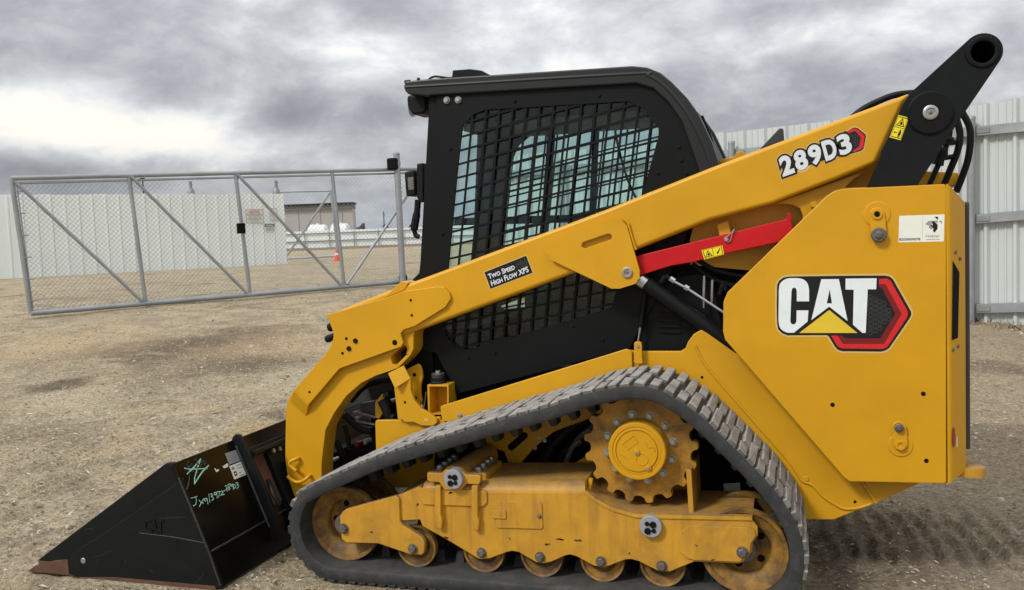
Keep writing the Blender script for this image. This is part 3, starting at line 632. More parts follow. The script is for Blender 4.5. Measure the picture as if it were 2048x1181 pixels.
s_ = sL; k = 0
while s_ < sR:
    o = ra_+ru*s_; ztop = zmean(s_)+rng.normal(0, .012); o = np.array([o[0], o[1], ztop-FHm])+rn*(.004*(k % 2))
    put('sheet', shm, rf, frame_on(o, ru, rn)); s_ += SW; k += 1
for yl, yr in ((310.5, 262.5), (480, 438), (630, 617)):
    a, b = RP(1434, yl, .06), RP(1956, yr, .06); uu = (b-a)/(rs(b)-rs(a)); p0 = a+uu*(sL-rs(a)); p1 = a+uu*(sR-rs(a))
    m_ = MB(); zz = ZZ*.045
    for (o0, o1, dz0, dz1) in ((0, .055, .045, .052), (0, .055, -.052, -.045), (.045, .055, -.045, .045)):
        q = [p0+rn*(o0-.02)+ZZ*dz0, p0+rn*(o1-.02)+ZZ*dz0, p0+rn*(o1-.02)+ZZ*dz1, p0+rn*(o0-.02)+ZZ*dz1]; q += [v+(p1-p0) for v in q]
        m_.add(q, [(0, 1, 2, 3), (7, 6, 5, 4), (0, 4, 5, 1), (1, 5, 6, 2), (2, 6, 7, 3), (3, 7, 4, 0)], galv)
    obj('rail', m_, rf, smooth=0)
mb = MB(); wm = [M('weed_a', (.26, .19, .10), .9, var=.3), M('weed_b', (.16, .125, .075), .9, var=.3), M('weed_c', (.36, .29, .17), .9, var=.3)]
for k in range(1500):
    s__ = random.uniform(sL, sR); q = ra_+ru*s__+rn*abs(random.gauss(0, .22)); z = gz(q[0], q[1]); hh = random.uniform(.015, .06); a = random.uniform(0, 6.3); wd = random.uniform(.004, .02); lx_, ly_ = cos(a)*wd, sin(a)*wd; tx, ty = random.gauss(0, .04), random.gauss(0, .04)
    mb.add([(q[0]-lx_, q[1]-ly_, z-.01), (q[0]+lx_, q[1]+ly_, z-.01), (q[0]+tx+lx_*.3, q[1]+ty+ly_*.3, z+hh), (q[0]+tx-lx_*.3, q[1]+ty-ly_*.3, z+hh*.9)], [(0, 1, 2, 3)], random.choice(wm))
obj('dry_weeds', mb, smooth=0, kind='stuff')
pb, pt_ = RP(1941, 650, .13), RP(1950, 238, .13); sp = rs(RP(1945, 640, .1))
dz = pt_-pb
for k in range(-4, 3):
    q = pb+ru*3.05*k; 
    if not sL < rs(q) < sR: continue
    zt3 = pt_[2]+(zmean(rs(q))-zmean(rs(pb)))
    o = obj('post', MB().tube([(q[0], q[1], float(height(q[0], q[1]))-.3), (q[0]+dz[0]*.3, q[1]+dz[1]*.3, zt3)], .045, galv, 16).tube([(q[0]+dz[0]*.3, q[1]+dz[1]*.3, zt3), (q[0]+dz[0]*.3, q[1]+dz[1]*.3, zt3+.03), (q[0]+dz[0]*.3, q[1]+dz[1]*.3, zt3+.045)], [.05, .046, .015], galv, 16), rf)
    for yl, yr in ((310.5, 262.5), (480, 438), (630, 617)):
        a, b = RP(1434, yl, .06), RP(1956, yr, .06); uu = (b-a)/(rs(b)-rs(a)); p0 = a+uu*(rs(q)+.06-rs(a))
        obj('rail_bracket', MB().add([p0+ZZ*.03+rn*.04, p0+ru*.14+ZZ*.03+rn*.04, p0+ru*.14-ZZ*.03+rn*.04, p0-ZZ*.03+rn*.04, p0+ZZ*.03+rn*.046, p0+ru*.14+ZZ*.03+rn*.046, p0+ru*.14-ZZ*.03+rn*.046, p0-ZZ*.03+rn*.046], [(3, 2, 1, 0), (4, 5, 6, 7), (0, 1, 5, 4), (1, 2, 6, 5), (2, 3, 7, 6), (3, 0, 4, 7)], galv_dark), rf)
# ================================================================== the loader
L = thing('track_loader', 'yellow compact track loader with black cab, lift arms and bucket', 'track loader', (0, 1.0, GZ))
MIR = Matrix.Translation((0, 2.0, 0)) @ Matrix.Diagonal((1, -1, 1, 1))
def mirror(o, deep=True, skip=('paint_chip', 'decal', 'label', 'lettering', 'model_number')):   # the same part on the far side of the machine
    c = o.copy(); COL.objects.link(c); c.matrix_basis = MIR @ o.matrix_basis
    if deep:
        for ch in list(o.children):
            if ch.name.split('.')[0] in skip: continue
            d = ch.copy(); COL.objects.link(d); d.parent = c
    return c

# ---------------- track
lp = [(-.885+.165*cos(radians(a)), .192+.165*sin(radians(a))) for a in range(262, 128, -8)]
lp += [(-.811, .400), (-.644, .470), (-.426, .540), (-.147, .625), (.076, .690), (.242, .748), (.365, .774), (.435, .776), (.505, .756), (.606, .691), (.705, .596), (.803, .496), (.867, .423), (.924, .337), (.950, .262)]
lp += [(.79+.165*cos(radians(a)), .192+.165*sin(radians(a))) for a in range(4, -90, -8)]
lp += [(x, .027) for x in np.linspace(.70, -.80, 12)]
loop = catmull(lp, 8, True); arr = np.array(loop); seg = np.linalg.norm(np.roll(arr, -1, 0)-arr, axis=1); tot_l = seg.sum(); cum = np.concatenate([[0], np.cumsum(seg)])
arrc = np.vstack([arr, arr[:1]])
def at(s):
    s %= tot_l; return np.array([np.interp(s, cum, arrc[:, 0]), np.interp(s, cum, arrc[:, 1])])
def frame_at(s):
    p_ = at(s); t = at(s+.02)-at(s-.02); t /= np.linalg.norm(t); n_ = np.array([-t[1], t[0]]); return p_, t, n_
ns = 260; BT = .055; TW = .45
mb = MB(); vs = []; secs = [(0.006, 0), (0, .008), (0, BT-.018), (.006, BT-.004), (.03, BT-.006), (TW-.012, BT-.006), (TW, BT-.018), (TW, .008), (TW-.006, 0), (.30, -.004), (.15, -.004)]
for i in range(ns):
    p_, t, n_ = frame_at(tot_l*i/ns)
    for y, h in secs: q = p_+n_*h; vs.append((q[0], y, q[1]))
k = len(secs)
mb.add(vs, [(i*k+j, i*k+(j+1) % k, ((i+1) % ns)*k+(j+1) % k, ((i+1) % ns)*k+j) for i in range(ns) for j in range(k)], rubber)
track = obj('rubber_track', mb, L, smooth=40)
def lug_mesh(y0, y1, seed, mat=None):
    r = random.Random(seed); b_ = bmesh.new(); a0, a1, hh = .0198, .0172, .0135
    vs = [b_.verts.new((sx*(a0 if z == 0 else a1)+r.uniform(-.002, .002), y+r.uniform(-.003, .003), (-.004 if z == 0 else hh+r.uniform(-.003, .003)))) for z in (0, 1) for sx, y in ((-1, y0), (1, y0), (1, y1), (-1, y1))]
    for f in ((0, 3, 2, 1), (4, 5, 6, 7), (0, 1, 5, 4), (1, 2, 6, 5), (2, 3, 7, 6), (3, 0, 4, 7)): b_.faces.new([vs[i] for i in f])
    bmesh.ops.bevel(b_, geom=[e for e in b_.edges], offset=.0028, segments=1, affect='EDGES', profile=.5)
    me = bpy.data.meshes.new('tread_lug'); b_.normal_update(); b_.to_mesh(me); b_.free(); me.materials.append(mat or rubber_lug)
    me.polygons.foreach_set('use_smooth', [True]*len(me.polygons)); me.set_sharp_from_angle(angle=radians(30)); return me
kinds = {'a': [[lug_mesh(.004, .255, s) for s in range(3)], [lug_mesh(.285, .446, s+9) for s in range(3)]], 'b': [[lug_mesh(.004, .135, s+20) for s in range(3)], [lug_mesh(.165, .446, s+30) for s in range(3)]]}
dark_lugs = {'a': [[lug_mesh(.004, .255, 51, rubber)], [lug_mesh(.285, .446, 52, rubber)]], 'b': [[lug_mesh(.004, .135, 53, rubber)], [lug_mesh(.165, .446, 54, rubber)]]}  # darker lug copies for the bottom and the front of the loop
nl = int(round(tot_l/.0455)); nl -= nl % 2
for i in range(nl):
    p_, t, n_ = frame_at(tot_l*i/nl)
    for j, var in enumerate(kinds['a' if i % 2 else 'b']):
        q = p_+n_*(BT-.004); sh = (0 if j == 0 else .012); q = q+t*sh
        m_ = Matrix(((t[0], 0, n_[0], q[0]), (0, 1, 0, 0), (t[1], 0, n_[1], q[1]), (0, 0, 0, 1)))
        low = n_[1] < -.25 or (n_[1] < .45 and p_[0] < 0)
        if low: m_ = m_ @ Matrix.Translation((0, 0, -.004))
        put('tread_lug', dark_lugs['a' if i % 2 else 'b'][j][0] if low else random.choice(var), track, m_)
gm = MB().add([(-.022, .17, .003), (.022, .17, .003), (.022, .26, .003), (-.022, .26, .003), (-.012, .18, -.05), (.012, .18, -.05), (.012, .25, -.05), (-.012, .25, -.05)], [(0, 1, 2, 3), (7, 6, 5, 4), (0, 4, 5, 1), (1, 5, 6, 2), (2, 6, 7, 3), (3, 7, 4, 0)], rubber).mesh('guide_lug', 30)
ng = int(tot_l/.086)
for i in range(ng):
    p_, t, n_ = frame_at(tot_l*i/ng)
    put('guide_lug', gm, track, Matrix(((t[0], 0, n_[0], p_[0]), (0, 1, 0, 0), (t[1], 0, n_[1], p_[1]), (0, 0, 0, 1))))
ft = track.copy(); COL.objects.link(ft); ft.matrix_basis = MIR @ track.matrix_basis; ft['label'] = 'rubber track on the far side'

# ---------------- wheels
def wheel(name, x, z, r, y0, y1, flanges, hub_r, dish=.035, holes=0):
    mb = MB(); w_ = .028
    for fy in flanges:
        mb.lathe(x, z, [(hub_r, fy+dish*.8), (hub_r*1.15, fy+dish*.82), (r*.54, fy+dish*.82), (r*.58, fy+dish*.74), (r*.605, fy+dish*.42), (r*.64, fy+dish*.34), (r*.86, fy+.014), (r*.895, fy+.004), (r*.985, fy), (r, fy+.006), (r, fy+w_), (r*.9, fy+w_+.012), (r*.62, fy+dish+.012), (hub_r*1.2, fy+dish+.012)], yellow_rust, 56)
    mb.disc(x, z, hub_r*1.3, flanges[0]+dish*.55, flanges[-1]+w_, yellow_rust, 32, .006)
    mb.disc(x, z, hub_r*.98, y0, y1, bolt_dark, 24, .004)
    o = obj(name, mb, L)
    for k in range(holes):
        a = radians(35)+2*pi*k/holes; q = (x+.455*r*cos(a), z+.455*r*sin(a))
        obj('lightening_hole', MB().disc(q[0], q[1], .014, flanges[0]+dish*.80, flanges[0]+dish*.95, dark, 18), o)
    return o
wf = wheel('idler_wheel', -.885, .192, .163, .085, .33, (.10, .31), .045, .075, 5)
wr2 = wheel('idler_wheel', .79, .192, .163, .085, .33, (.085, .30), .045, .075, 5)
RX = [-.552, -.252, -.004, .244, .482]
for x in RX:
    wheel('track_roller', x, .117, .089, .085, .33, (.090, .30), .03, .05)

# ---------------- undercarriage frame
YF = .07
arm_px = [(680, 1032), (685, 1024), (691.6, 1019), (791.6, 992), (798, 996.8), (799.7, 1042), (804.5, 1050), (843, 1074), (849, 1084), (848, 1106), (843, 1111), (820.6, 1109.7), (756, 1088), (691.6, 1086), (683.5, 1079), (680, 1058)]
frame_px = [(798, 991), (838, 974), (860, 984), (1168, 986), (1171, 986), (1190.7, 1002), (1224, 1020), (1269, 1033), (1321, 1036), (1504.5, 1040), (1515.7, 1054), (1515.7, 1072), (1506, 1086), (1504, 1105), (1486, 1124.8), (1478, 1127.7),
            (1388.7, 1124), (1358.8, 1136), (1340, 1144), (1314, 1141.6), (1276.7, 1122.9), (1261.7, 1119), (1250.5, 1120), (1224, 1130), (1209, 1135), (1187, 1132), (1153, 1113.5), (1140, 1109.8), (1131, 1111.7), (1103, 1124), (1086.6, 1127.6), (1072, 1125), (1036.8, 1104.8), (1023.9, 1102.6), (1014, 1104.8), (978.7, 1117.7), (962.6, 1119), (956, 1117.7), (894.8, 1080.6), (844.8, 1053), (840, 1040), (799.7, 1042)]
frame = obj('undercarriage_frame', MB().prism(cv(frame_px, YF), YF, YF+.018, yellow_worn), L, .003)
# rounded top of the box section and the rest of its body
mb = MB()
def top_sweep(pa, pb, depth, rad, mat):        # rounded edge from the outer plate to a flat top
    (xa, za), (xb, zb_) = pa, pb; vs = []; prof = [(YF+.001, 0)]+[(YF+rad-rad*cos(a), rad*sin(a)) for a in np.linspace(.2, pi/2, 7)]+[(depth, rad)]
    for x, z in ((xa, za), (xb, zb_)):
        for y, h in prof: vs.append((x, y, z+h))
    n_ = len(prof); mb.add(vs, [(i, i+1, n_+i+1, n_+i) for i in range(n_-1)], mat)
a_, b_ = P(845, 986, YF), P(1170, 988, YF); top_sweep((a_[0], a_[1]-.004), (b_[0], b_[1]-.004), .40, .045, yellow_worn)
mb.add([(a_[0], YF+.01, a_[1]), (a_[0], .40, a_[1]), (a_[0], .40, a_[1]+.041), (a_[0], YF+.05, a_[1]+.041)], [(0, 1, 2, 3)], yellow_worn)
mb.add([(b_[0], YF+.01, b_[1]), (b_[0], .40, b_[1]), (b_[0], .40, b_[1]+.041), (b_[0], YF+.05, b_[1]+.041)], [(0, 1, 2, 3)], yellow_worn)
lip = cv([(1170, 968), (1170.5, 985), (1190.7, 1002), (1224, 1020), (1269, 1033), (1321, 1035), (1504.5, 1039)], YF-.004)
vs = [];
for x, z in lip: vs += [(x, YF-.006, z-.004), (x, YF-.006, z+.010), (x, .40, z+.010), (x, .40, z-.004)]
mb.add(vs, [(4*i+j, 4*i+(j+1) % 4, 4*i+4+(j+1) % 4, 4*i+4+j) for i in range(len(lip)-1) for j in range(4)]+[(0, 1, 2, 3), tuple(4*(len(lip)-1)+j for j in (3, 2, 1, 0))], yellow_worn)
mb.prism(cv([(800, 1000), (838, 985), (1168, 995), (1260, 1045), (1480, 1055), (1480, 1095), (1380, 1098), (1290, 1095), (900, 1060), (845, 1030)], YF), .36, .38, yellow_worn)
obj('frame_top', mb, frame, smooth=45)
mb = MB().prism(cv(arm_px, YF-.012), YF-.012, YF+.014, yellow_worn); obj('idler_arm', mb, frame, .004)
mb = MB().prism(cv([(791, 992.5), (798, 991), (840, 973), (845, 1030), (842, 1040), (800, 1042)], YF+.002), YF+.002, .34, yellow_worn); obj('arm_housing', mb, frame, .004)
pl = lambda n, px, Y, t, mat, bev=.003, r=0, par=None, **k: plate(n, par or frame, px, Y, t, mat, bev, r, **k)
pl('rear_plate', [(1377.5, 1051.5), (1496, 1055), (1509, 1061), (1512, 1072), (1502, 1088), (1500, 1106), (1480, 1125), (1388.7, 1121.5), (1373.8, 1117), (1359.5, 1104), (1359.5, 1066)], YF-.008, .009, yellow_worn)
pl('saddle_plate', [(842, 977), (973, 982), (974, 1006), (966, 1014), (846, 1010), (841, 1003)], YF-.008, .012, yellow_worn, .003, .01)
for px in ([(870, 972), (881, 972), (881, 1030), (884, 1038), (883, 1058), (873, 1058), (872, 1040), (869, 1028)], [(943, 972), (955, 972), (955, 1032), (958, 1040), (957, 1062), (946, 1062), (945, 1042), (942, 1030)]):
    pl('strap', px, YF-.026, .03, yellow_worn, .004)
pl('inspection_cover', [(990, 1003), (1083, 1004.5), (1085.5, 1059), (992, 1056.5)], YF-.006, .007, yellow_worn, .002, .012)
pl('cover_latch', [(982.5, 1020.5), (1012, 1022), (1012.5, 1039), (984, 1037.5)], YF-.011, .012, yellow_worn, .002, .008)
q = P(1079, 1033, YF-.006); obj('cover_bolt', MB().bolt(q[0], q[1], YF-.006, .007, bolt_dark), frame)
pl('torsion_bracket', [(853.5, 948), (856, 945), (881, 948), (890, 940), (921, 940), (932, 950), (958, 951), (961.5, 954), (960, 967), (956, 970), (933, 969), (922, 981), (888, 981), (879, 966), (858, 964), (854, 961)], .055, .03, yellow_worn, .005)
def cap(px, py, y, r):
    x, z = P(px, py, y); o = obj('pivot_cap', MB().disc(x, z, r, y, y+.05, grey_disc, 40, .003), frame)
    for k, (dx, dz, rr) in enumerate(((-.30, .28, .20), (.22, .22, .30), (-.26, -.38, .30), (.28, -.32, .20))):
        obj('cap_bolt', MB().disc(x+dx*r, z+dz*r, rr*r, y-.006, y+.002, black, 16, .002), o)
cap(905.5, 959.7, .028, .041); cap(1301, 1054.5, .045, .043)
# torsion axle running inboard, with its clamp bolts
q = P(908, 955, .09); obj('torsion_axle', MB().tube([(q[0], .085, q[1]), (q[0]+.03, .44, q[1]+.01)], .050, yellow_worn, 24), frame)
for dx, dz in ((-.085, .015), (.085, .015)):
    obj('axle_clamp', MB().box((q[0]+dx-.045, .12, q[1]-.045), (q[0]+dx+.045, .34, q[1]+dz), yellow_worn), frame, .008)
    for y in (.15, .21, .27, .32):
        obj('clamp_bolt', MB().lathe(q[0]+dx, 0, [(.020, q[1]+dz-.002), (.020, q[1]+dz+.004), (.015, q[1]+dz+.006), (.014, q[1]+dz+.018), (.0001, q[1]+dz+.019)], zinc, 12, 'Z', y), frame)
for x in RX: obj('roller_bolt', MB().bolt(x, .119, YF if x > -.5 else YF-.012, .0165, bolt_dark, .013, True, random.random()), frame)
for px, py, y in ((687.7, 1057.4, YF-.012), (1485, 1105, YF-.008)):
    q = P(px, py, y); obj('idler_bolt', MB().bolt(q[0], q[1], y, .0175, bolt_dark, .014), frame)
mb = MB(); a_, b_ = P(1376, 945, .16), P(1380, 1033, .11)
mb.prism(cv([(1373, 935), (1384, 938), (1389, 1030), (1379, 1032)], .12), .10, .40, yellow_worn); obj('rear_gusset', mb, frame, .003)
pl('front_stop', [(1177, 957), (1185, 960), (1181, 984), (1176, 985)], .10, .02, yellow, .002)

# ---------------- drive sprocket
SX, SZ, SY = .398, .562, .15
pts = []; nt_ = 17
for i in range(nt_):
    a = 2*pi*i/nt_+.09; st_ = 2*pi/nt_
    for da, r in ((-.30, .222), (-.24, .226), (.10-.24, .227), (.0, .226), (.06, .222), (.12, .205), (.20, .201), (.30, .199), (.44, .199), (.54, .202), (.62, .206)):
        pts.append((SX+r*cos(a+da*st_), SZ+r*sin(a+da*st_)))
spr = obj('drive_sprocket', MB().prism(pts, SY, SY+.05, yellow_gear), L, .004)
obj('sprocket_web', MB().lathe(SX, SZ, [(.10, SY-.006), (.150, SY-.006), (.158, SY-.001), (.175, SY-.0005)], yellow_gear, 64), spr)
for i in range(12):
    a = 2*pi*i/12+.2; obj('sprocket_bolt', MB().bolt(SX+.132*cos(a), SZ+.132*sin(a), SY-.006, .0125, zinc, .013, True, random.random()), spr)
hub = obj('hub', MB().lathe(SX, SZ, [(.116, SY), (.114, SY-.03), (.112, SY-.076), (.108, SY-.080), (.096, SY-.080), (.094, SY-.076), (.090, SY-.078), (.084, SY-.078), (.083, SY-.073), (.080, SY-.073), (.078, SY-.079), (.0001, SY-.080)], yellow, 64), spr)
hy = SY-.080
def ridge(pts, r=.0022): return MB().tube([(SX+x, hy, SZ+z) for x, z in pts], r, yellow, 6)
obj('cast_mark', ridge([(-.055, .028), (-.012, .062), (.008, .040), (-.035, .006), (-.055, .028)], .0018), hub)
obj('cast_mark', ridge([(.019+.023*cos(a), -.030+.023*sin(a)) for a in np.linspace(0, 2*pi, 20)], .0018), hub)
obj('cast_mark', ridge(catmull([(.035, .036), (.045, .018), (.062, .020), (.070, .004)], 5)), hub); obj('cast_mark', ridge(catmull([(-.068, -.010), (-.054, -.016), (-.046, -.022), (-.040, -.028)], 5)), hub)
for x, z, r in ((0, -.002, .012), (.043, -.060, .012)):
    obj('hub_plug', MB().disc(SX+x, SZ+z, r, hy-.007, hy+.002, yellow, 20, .002).bolt(SX+x, SZ+z, hy-.007, r*.55, zinc, .002, False), hub)
chip = M('paint_chip', (.075, .035, .02), .8, var=.4, vscale=60)
for cx, cy, n_, sx_ in ((893, 1076, 4, 6), (1123, 1079, 6, 9), (1155, 1081, 4, 6), (1095, 1089, 4, 5), (1020, 1078, 2, 2), (1259, 1107, 2, 2), (902, 986, 5, 4), (834, 1010, 5, 2), (1392, 1092, 2, 2), (1425, 1121, 3, 3), (742, 1064, 2, 5)):
    mb = MB(); yy = (YF-.0014) if cx not in (742,) else YF-.0134
    if cx in (902,): yy = YF-.0094
    if cx in (1392, 1425): yy = YF-.0094
    for k in range(n_):
        ox, oy = cx+random.uniform(-sx_, sx_), cy+random.uniform(-1.6, 1.6)
        pp = [(ox+random.uniform(.5, 1.0)*(sx_*.5+1)*cos(2*pi*i/7), oy+random.uniform(.5, 1.1)*(1.6)*sin(2*pi*i/7)) for i in range(7)]
        mb.add([P3(x, y, yy) for x, y in pp], [tuple(range(7))], chip)
    obj('paint_chip', mb, frame, smooth=0, kind='stuff')
mirror(frame); mirror(spr); mirror(wf); mirror(wr2)

# ---------------- chassis
pl2 = lambda n, px, Y, t, mat=None, bev=.004, r=0, par=None, **k: plate(n, par or chassis, px, Y, t, mat or yellow, bev, r, **k)
chassis = obj('chassis', MB().box((-.72, .66, .24), (1.20, 1.34, .66), dark).box((-.60, .60, .45), (1.0, .64, .62), dark), L)
side = pl2('side_plate', [(1271, 703), (1361, 703), (1371, 697), (1376, 684), (1387, 669), (1403, 660), (1470, 690), (1600, 780), (1838, 968), (1745, 1010), (1668, 1040), (1612, 1040), (1575, 1012), (1500, 940), (1440, 884), (1395, 852), (1330, 812), (1200, 800), (1080, 836), (940, 880), (880, 882), (880, 842), (930, 812), (1252, 702), (1262, 701)], .47, .02)
pl2('sill_strip', [(880, 813), (1252, 698.5), (1264, 702), (1266, 770), (1000, 850), (884, 843)], .455, .014, r=.012)
pl2('front_plate', [(752, 841), (803, 840), (880, 834), (890, 880), (868, 905), (866, 976), (754, 976), (750, 846)], .478, .02, r=.008)
pl2('hull_plate', [(955, 830), (1210, 780), (1210, 826), (1108, 864), (1069, 896), (1033, 937), (1041, 957), (1029, 957), (1008, 904), (975, 893)], .475, .015)
pl2('motor_guard', [(1060, 954), (1066, 950), (1122, 941), (1161, 920), (1182, 906), (1240, 880), (1350, 900), (1374, 930), (1374, 1030), (1060, 975)], .43, .012)
for px, py in ((1077, 876), (1089, 882), (1070, 897), (1026, 928), (1034, 937)):
    q = P(px, py, .47); obj('hull_bolt', MB().bolt(q[0], q[1], .474, .007, zinc), chassis)
q = slot(P(1022, 895, .47), P(1048, 872, .47), .016); obj('hull_slot', MB().prism(q, .4735, .476, dark), chassis)
# rolled seam on the rear side plate
obj('seam', MB().tube([P3(x, y, .468) for x, y in catmull([(1390, 690), (1400, 712), (1420, 742), (1470, 800), (1530, 868), (1580, 926), (1597, 952), (1606, 963), (1626, 972), (1645, 992), (1668, 1008), (1690, 1018), (1718, 1016), (1742, 1008)], 6)], .0055, yellow, 8), chassis)
obj('seam', MB().tube([P3(x, y, .468) for x, y in catmull([(1722, 962), (1738, 985), (1752, 1006)], 5)], .008, yellow, 8), chassis)
obj('bolt_boss', MB().disc(*P(1612, 958, .47), .011, .4655, .472, yellow, 18, .002), chassis)
for px, py, Y in ((1404, 755, .47), (1710, 1004, .47)): obj('bolt_hole', MB().disc(*P(px, py, Y), .006, Y-.001, Y+.001, dark, 14), chassis)
q = P(920, 831, .455); obj('strip_bolt', MB().bolt(q[0], q[1], .455, .009, zinc), chassis)
mb = MB(); mb.add([P3(x, y, .598) for x, y in ((1447, 968), (1480, 966), (1481, 983), (1448, 986))], [(0, 1, 2, 3)], d_lab); obj('part_label', mb, chassis, smooth=0)
# latch at the foot of the gas strut
obj('cab_latch', MB().prism(rnd(cv([(1268, 684), (1283, 684), (1284, 718), (1286, 728), (1268, 728)], .435), .012), .435, .452, yellow), chassis, .003)
obj('latch_pin', MB().disc(*P(1275, 692, .435), .006, .428, .436, zinc, 14), chassis)
# arm stop bracket
stop = pl2('arm_stop', [(788, 777), (816, 752), (821, 757.6), (822, 782), (829, 802), (843, 818.5), (861.5, 828.7), (873.7, 839), (873.7, 847), (865.6, 853), (843, 852), (827, 845), (808.7, 845), (804.6, 840), (795.5, 839)], .455, .022, r=.006)
mb = MB(); a = [P3(776, 747, .43), P3(807.7, 731, .47), P3(821, 757.6, .455), P3(790, 777, .42)]; a = [np.array(v) for v in a]; nn = np.cross(a[1]-a[0], a[3]-a[0]); nn /= np.linalg.norm(nn); mb.add(a+[v+nn*.012 for v in a], [(0, 1, 2, 3), (7, 6, 5, 4), (0, 4, 5, 1), (1, 5, 6, 2), (2, 6, 7, 3), (3, 7, 4, 0)], yellow)
obj('stop_pad', mb, chassis, .002)
obj('stop_hole', MB().prism(rnd(cv([(848, 838), (857, 838), (857, 843), (848, 843)], .454), .008), .4535, .456, d_gold), stop)
for px, py in ((810, 805),): obj('bolt_hole', MB().disc(*P(px, py, .455), .006, .4535, .456, dark, 12), stop)
back = pl2('stop_bracket', [(806, 745), (817, 737), (835, 728), (840, 731), (844, 742), (845, 755), (841, 772), (841, 790), (844, 802), (838, 815), (815, 800)], .54, .018, r=.008)
for px, py, r in ((829, 750, .009), (831, 796, .008)): obj('bolt_hole', MB().disc(*P(px, py, .54), r, .5385, .541, dark, 12), back)
mb = MB(); outer = cv([(854.4, 770), (897, 770), (898, 830), (856, 830)], .50); inner = cv([(858.5, 774), (894, 774), (894, 828), (860, 828)], .50)
mb.prism(outer, .50, .60, yellow, [inner]).prism(inner, .596, .602, yellow); o = obj('mount_box', mb, chassis, .002)
obj('mount_bolt', MB().bolt(*P(865, 787, .59), .595, .008, zinc), o)
q = P(877, 770, .55); mk = MB()
for dz, r, h, m_ in ((0, .040, .012, plastic), (.012, .033, .012, rubber), (.024, .038, .010, plastic), (.034, .030, .016, rubber), (.050, .030, .005, bolt_dark), (.055, .012, .012, zinc)):
    mk.lathe(q[0], 0, [(.0001, q[1]+dz), (r, q[1]+dz), (r, q[1]+dz+h), (.0001, q[1]+dz+h)], m_, 20, 'Z', .55)
obj('rubber_mount', mk, chassis)
# tow eye at the rear
tow = MB(); o_ = [P3(1898, 938, .52)[0], P3(1966, 938, .50)[0]]; zt4 = P(1960, 935, .50)[1]
ring = rnd([(o_[0]-.05, .47), (o_[1]-.01, .47), (o_[1]+.012, .50), (o_[1]-.09, .80), (o_[0]-.05, .80)], .02); hole = rnd([(o_[0]+.015, .515), (o_[1]-.045, .515), (o_[1]-.065, .62), (o_[0]+.015, .62)], .02)
n0 = len(ring)+len(hole); allp = ring+hole; tri = [tuple(t) for t in tessellate_polygon([[Vector((x, y, 0)) for x, y in l] for l in (ring, hole)])]
vs = [(x, y, zt4-.036) for x, y in allp]+[(x, y, zt4) for x, y in allp]; fs = [t for t in tri]+[tuple(i+n0 for i in t) for t in tri]
for o0, k in ((0, len(ring)), (len(ring), len(hole))): fs += [(o0+i, o0+(i+1) % k, n0+o0+(i+1) % k, n0+o0+i) for i in range(k)]
tow.add(vs, fs, yellow_worn); obj('tow_eye', tow, chassis, .004)
mirror(side); 

# ---------------- rear tower and its side panel
YP = .38
pan_px = [(1685.5, 378), (1893, 368.5), (1893, 968), (1699, 964), (1688, 956), (1450, 680), (1446, 663), (1447, 604), (1455, 585), (1653, 392.5), (1669, 382)]
tower = obj('side_panel', MB().prism(rnd(cv(pan_px, YP), .012), YP, YP+.018, yellow), L, .004)
x1, zt5 = P(1892, 368.6, YP); zb5 = P(1893, 968, YP)[1]; x2 = P(1930, 600, .47)[0]; zt6 = P(1929, 404, .47)[1]
prof2 = [(x1, YP)]+[(x1+.022*sin(a), YP+.022*(1-cos(a))) for a in np.linspace(.15, radians(48), 6)]
lx, ly = prof2[-1]; prof2 += [(lx+(x2-lx)*t, ly+(.475-ly)*t) for t in (.33, .66, 1.0)]; prof2 += [(x2+.006, .495), (x2+.008, .56)]
mb = MB(); n_ = len(prof2); th = .014
zt_at = lambda x: zt5+(zt6-zt5)*np.clip((x-x1-.006)/(x2-x1-.006), 0, 1)
vs = [(x, y, zb5+.03*np.clip((x-x1)/(x2-x1), 0, 1)) for x, y in prof2]+[(x, y, zt_at(x)) for x, y in prof2]
vs += [(x-th*.7, y+th*.7, z) for x, y, z in vs]
mb.add(vs, [(i, i+1, n_+i+1, n_+i) for i in range(n_-1)]+[(2*n_+i, 3*n_+i, 3*n_+i+1, 2*n_+i+1) for i in range(n_-1)]+[(n_+i, n_+i+1, 3*n_+i+1, 3*n_+i) for i in range(n_-1)]+[(i, 2*n_+i, 2*n_+i+1, i+1) for i in range(n_-1)], yellow)
bend = obj('corner_bend', mb, tower, smooth=30)
def on_bend(px, py, lift=.002):                # point on the slanted corner face
    p0 = np.array([lx, ly, 0]); d = np.array([x2-lx, .475-ly, 0]); n = np.array([d[1], -d[0], 0]); n /= np.linalg.norm(n); return PL(px, py, p0+n*lift, n), n
mb = MB(); c4 = [on_bend(x, y)[0] for x, y in ((1906, 522), (1919, 545), (1916, 676), (1904, 681))]; mb.add(c4, [(0, 1, 2, 3)], dark); obj('vent_slot', mb, bend)
for px, py in ((1911, 505), (1920, 518), (1906, 700), (1916, 693)):
    q, n = on_bend(px, py, .001); obj('bolt_hole', MB().tube([q-n*.002, q+n*.003], .007, bolt_dark, 12), bend)
q, n = on_bend(1907, 875, .002); mb = MB(); ud = np.cross(n, ZZ)
mb.add([q+ud*.011*cos(a)+ZZ*.040*sin(a)+n*.002 for a in np.linspace(0, 2*pi, 24, endpoint=False)], [tuple(range(24))], flat('reflector_red', (.30, .03, .025), .2)); obj('reflector', mb, bend)
q, n = on_bend(1914, 884, .002); mb = MB(); mb.add([q+ud*.004-ZZ*.02, q-ud*.004-ZZ*.02, q-ud*.004+ZZ*.02, q+ud*.004+ZZ*.02], [(0, 1, 2, 3)], d_lab); obj('reflector', mb, bend)
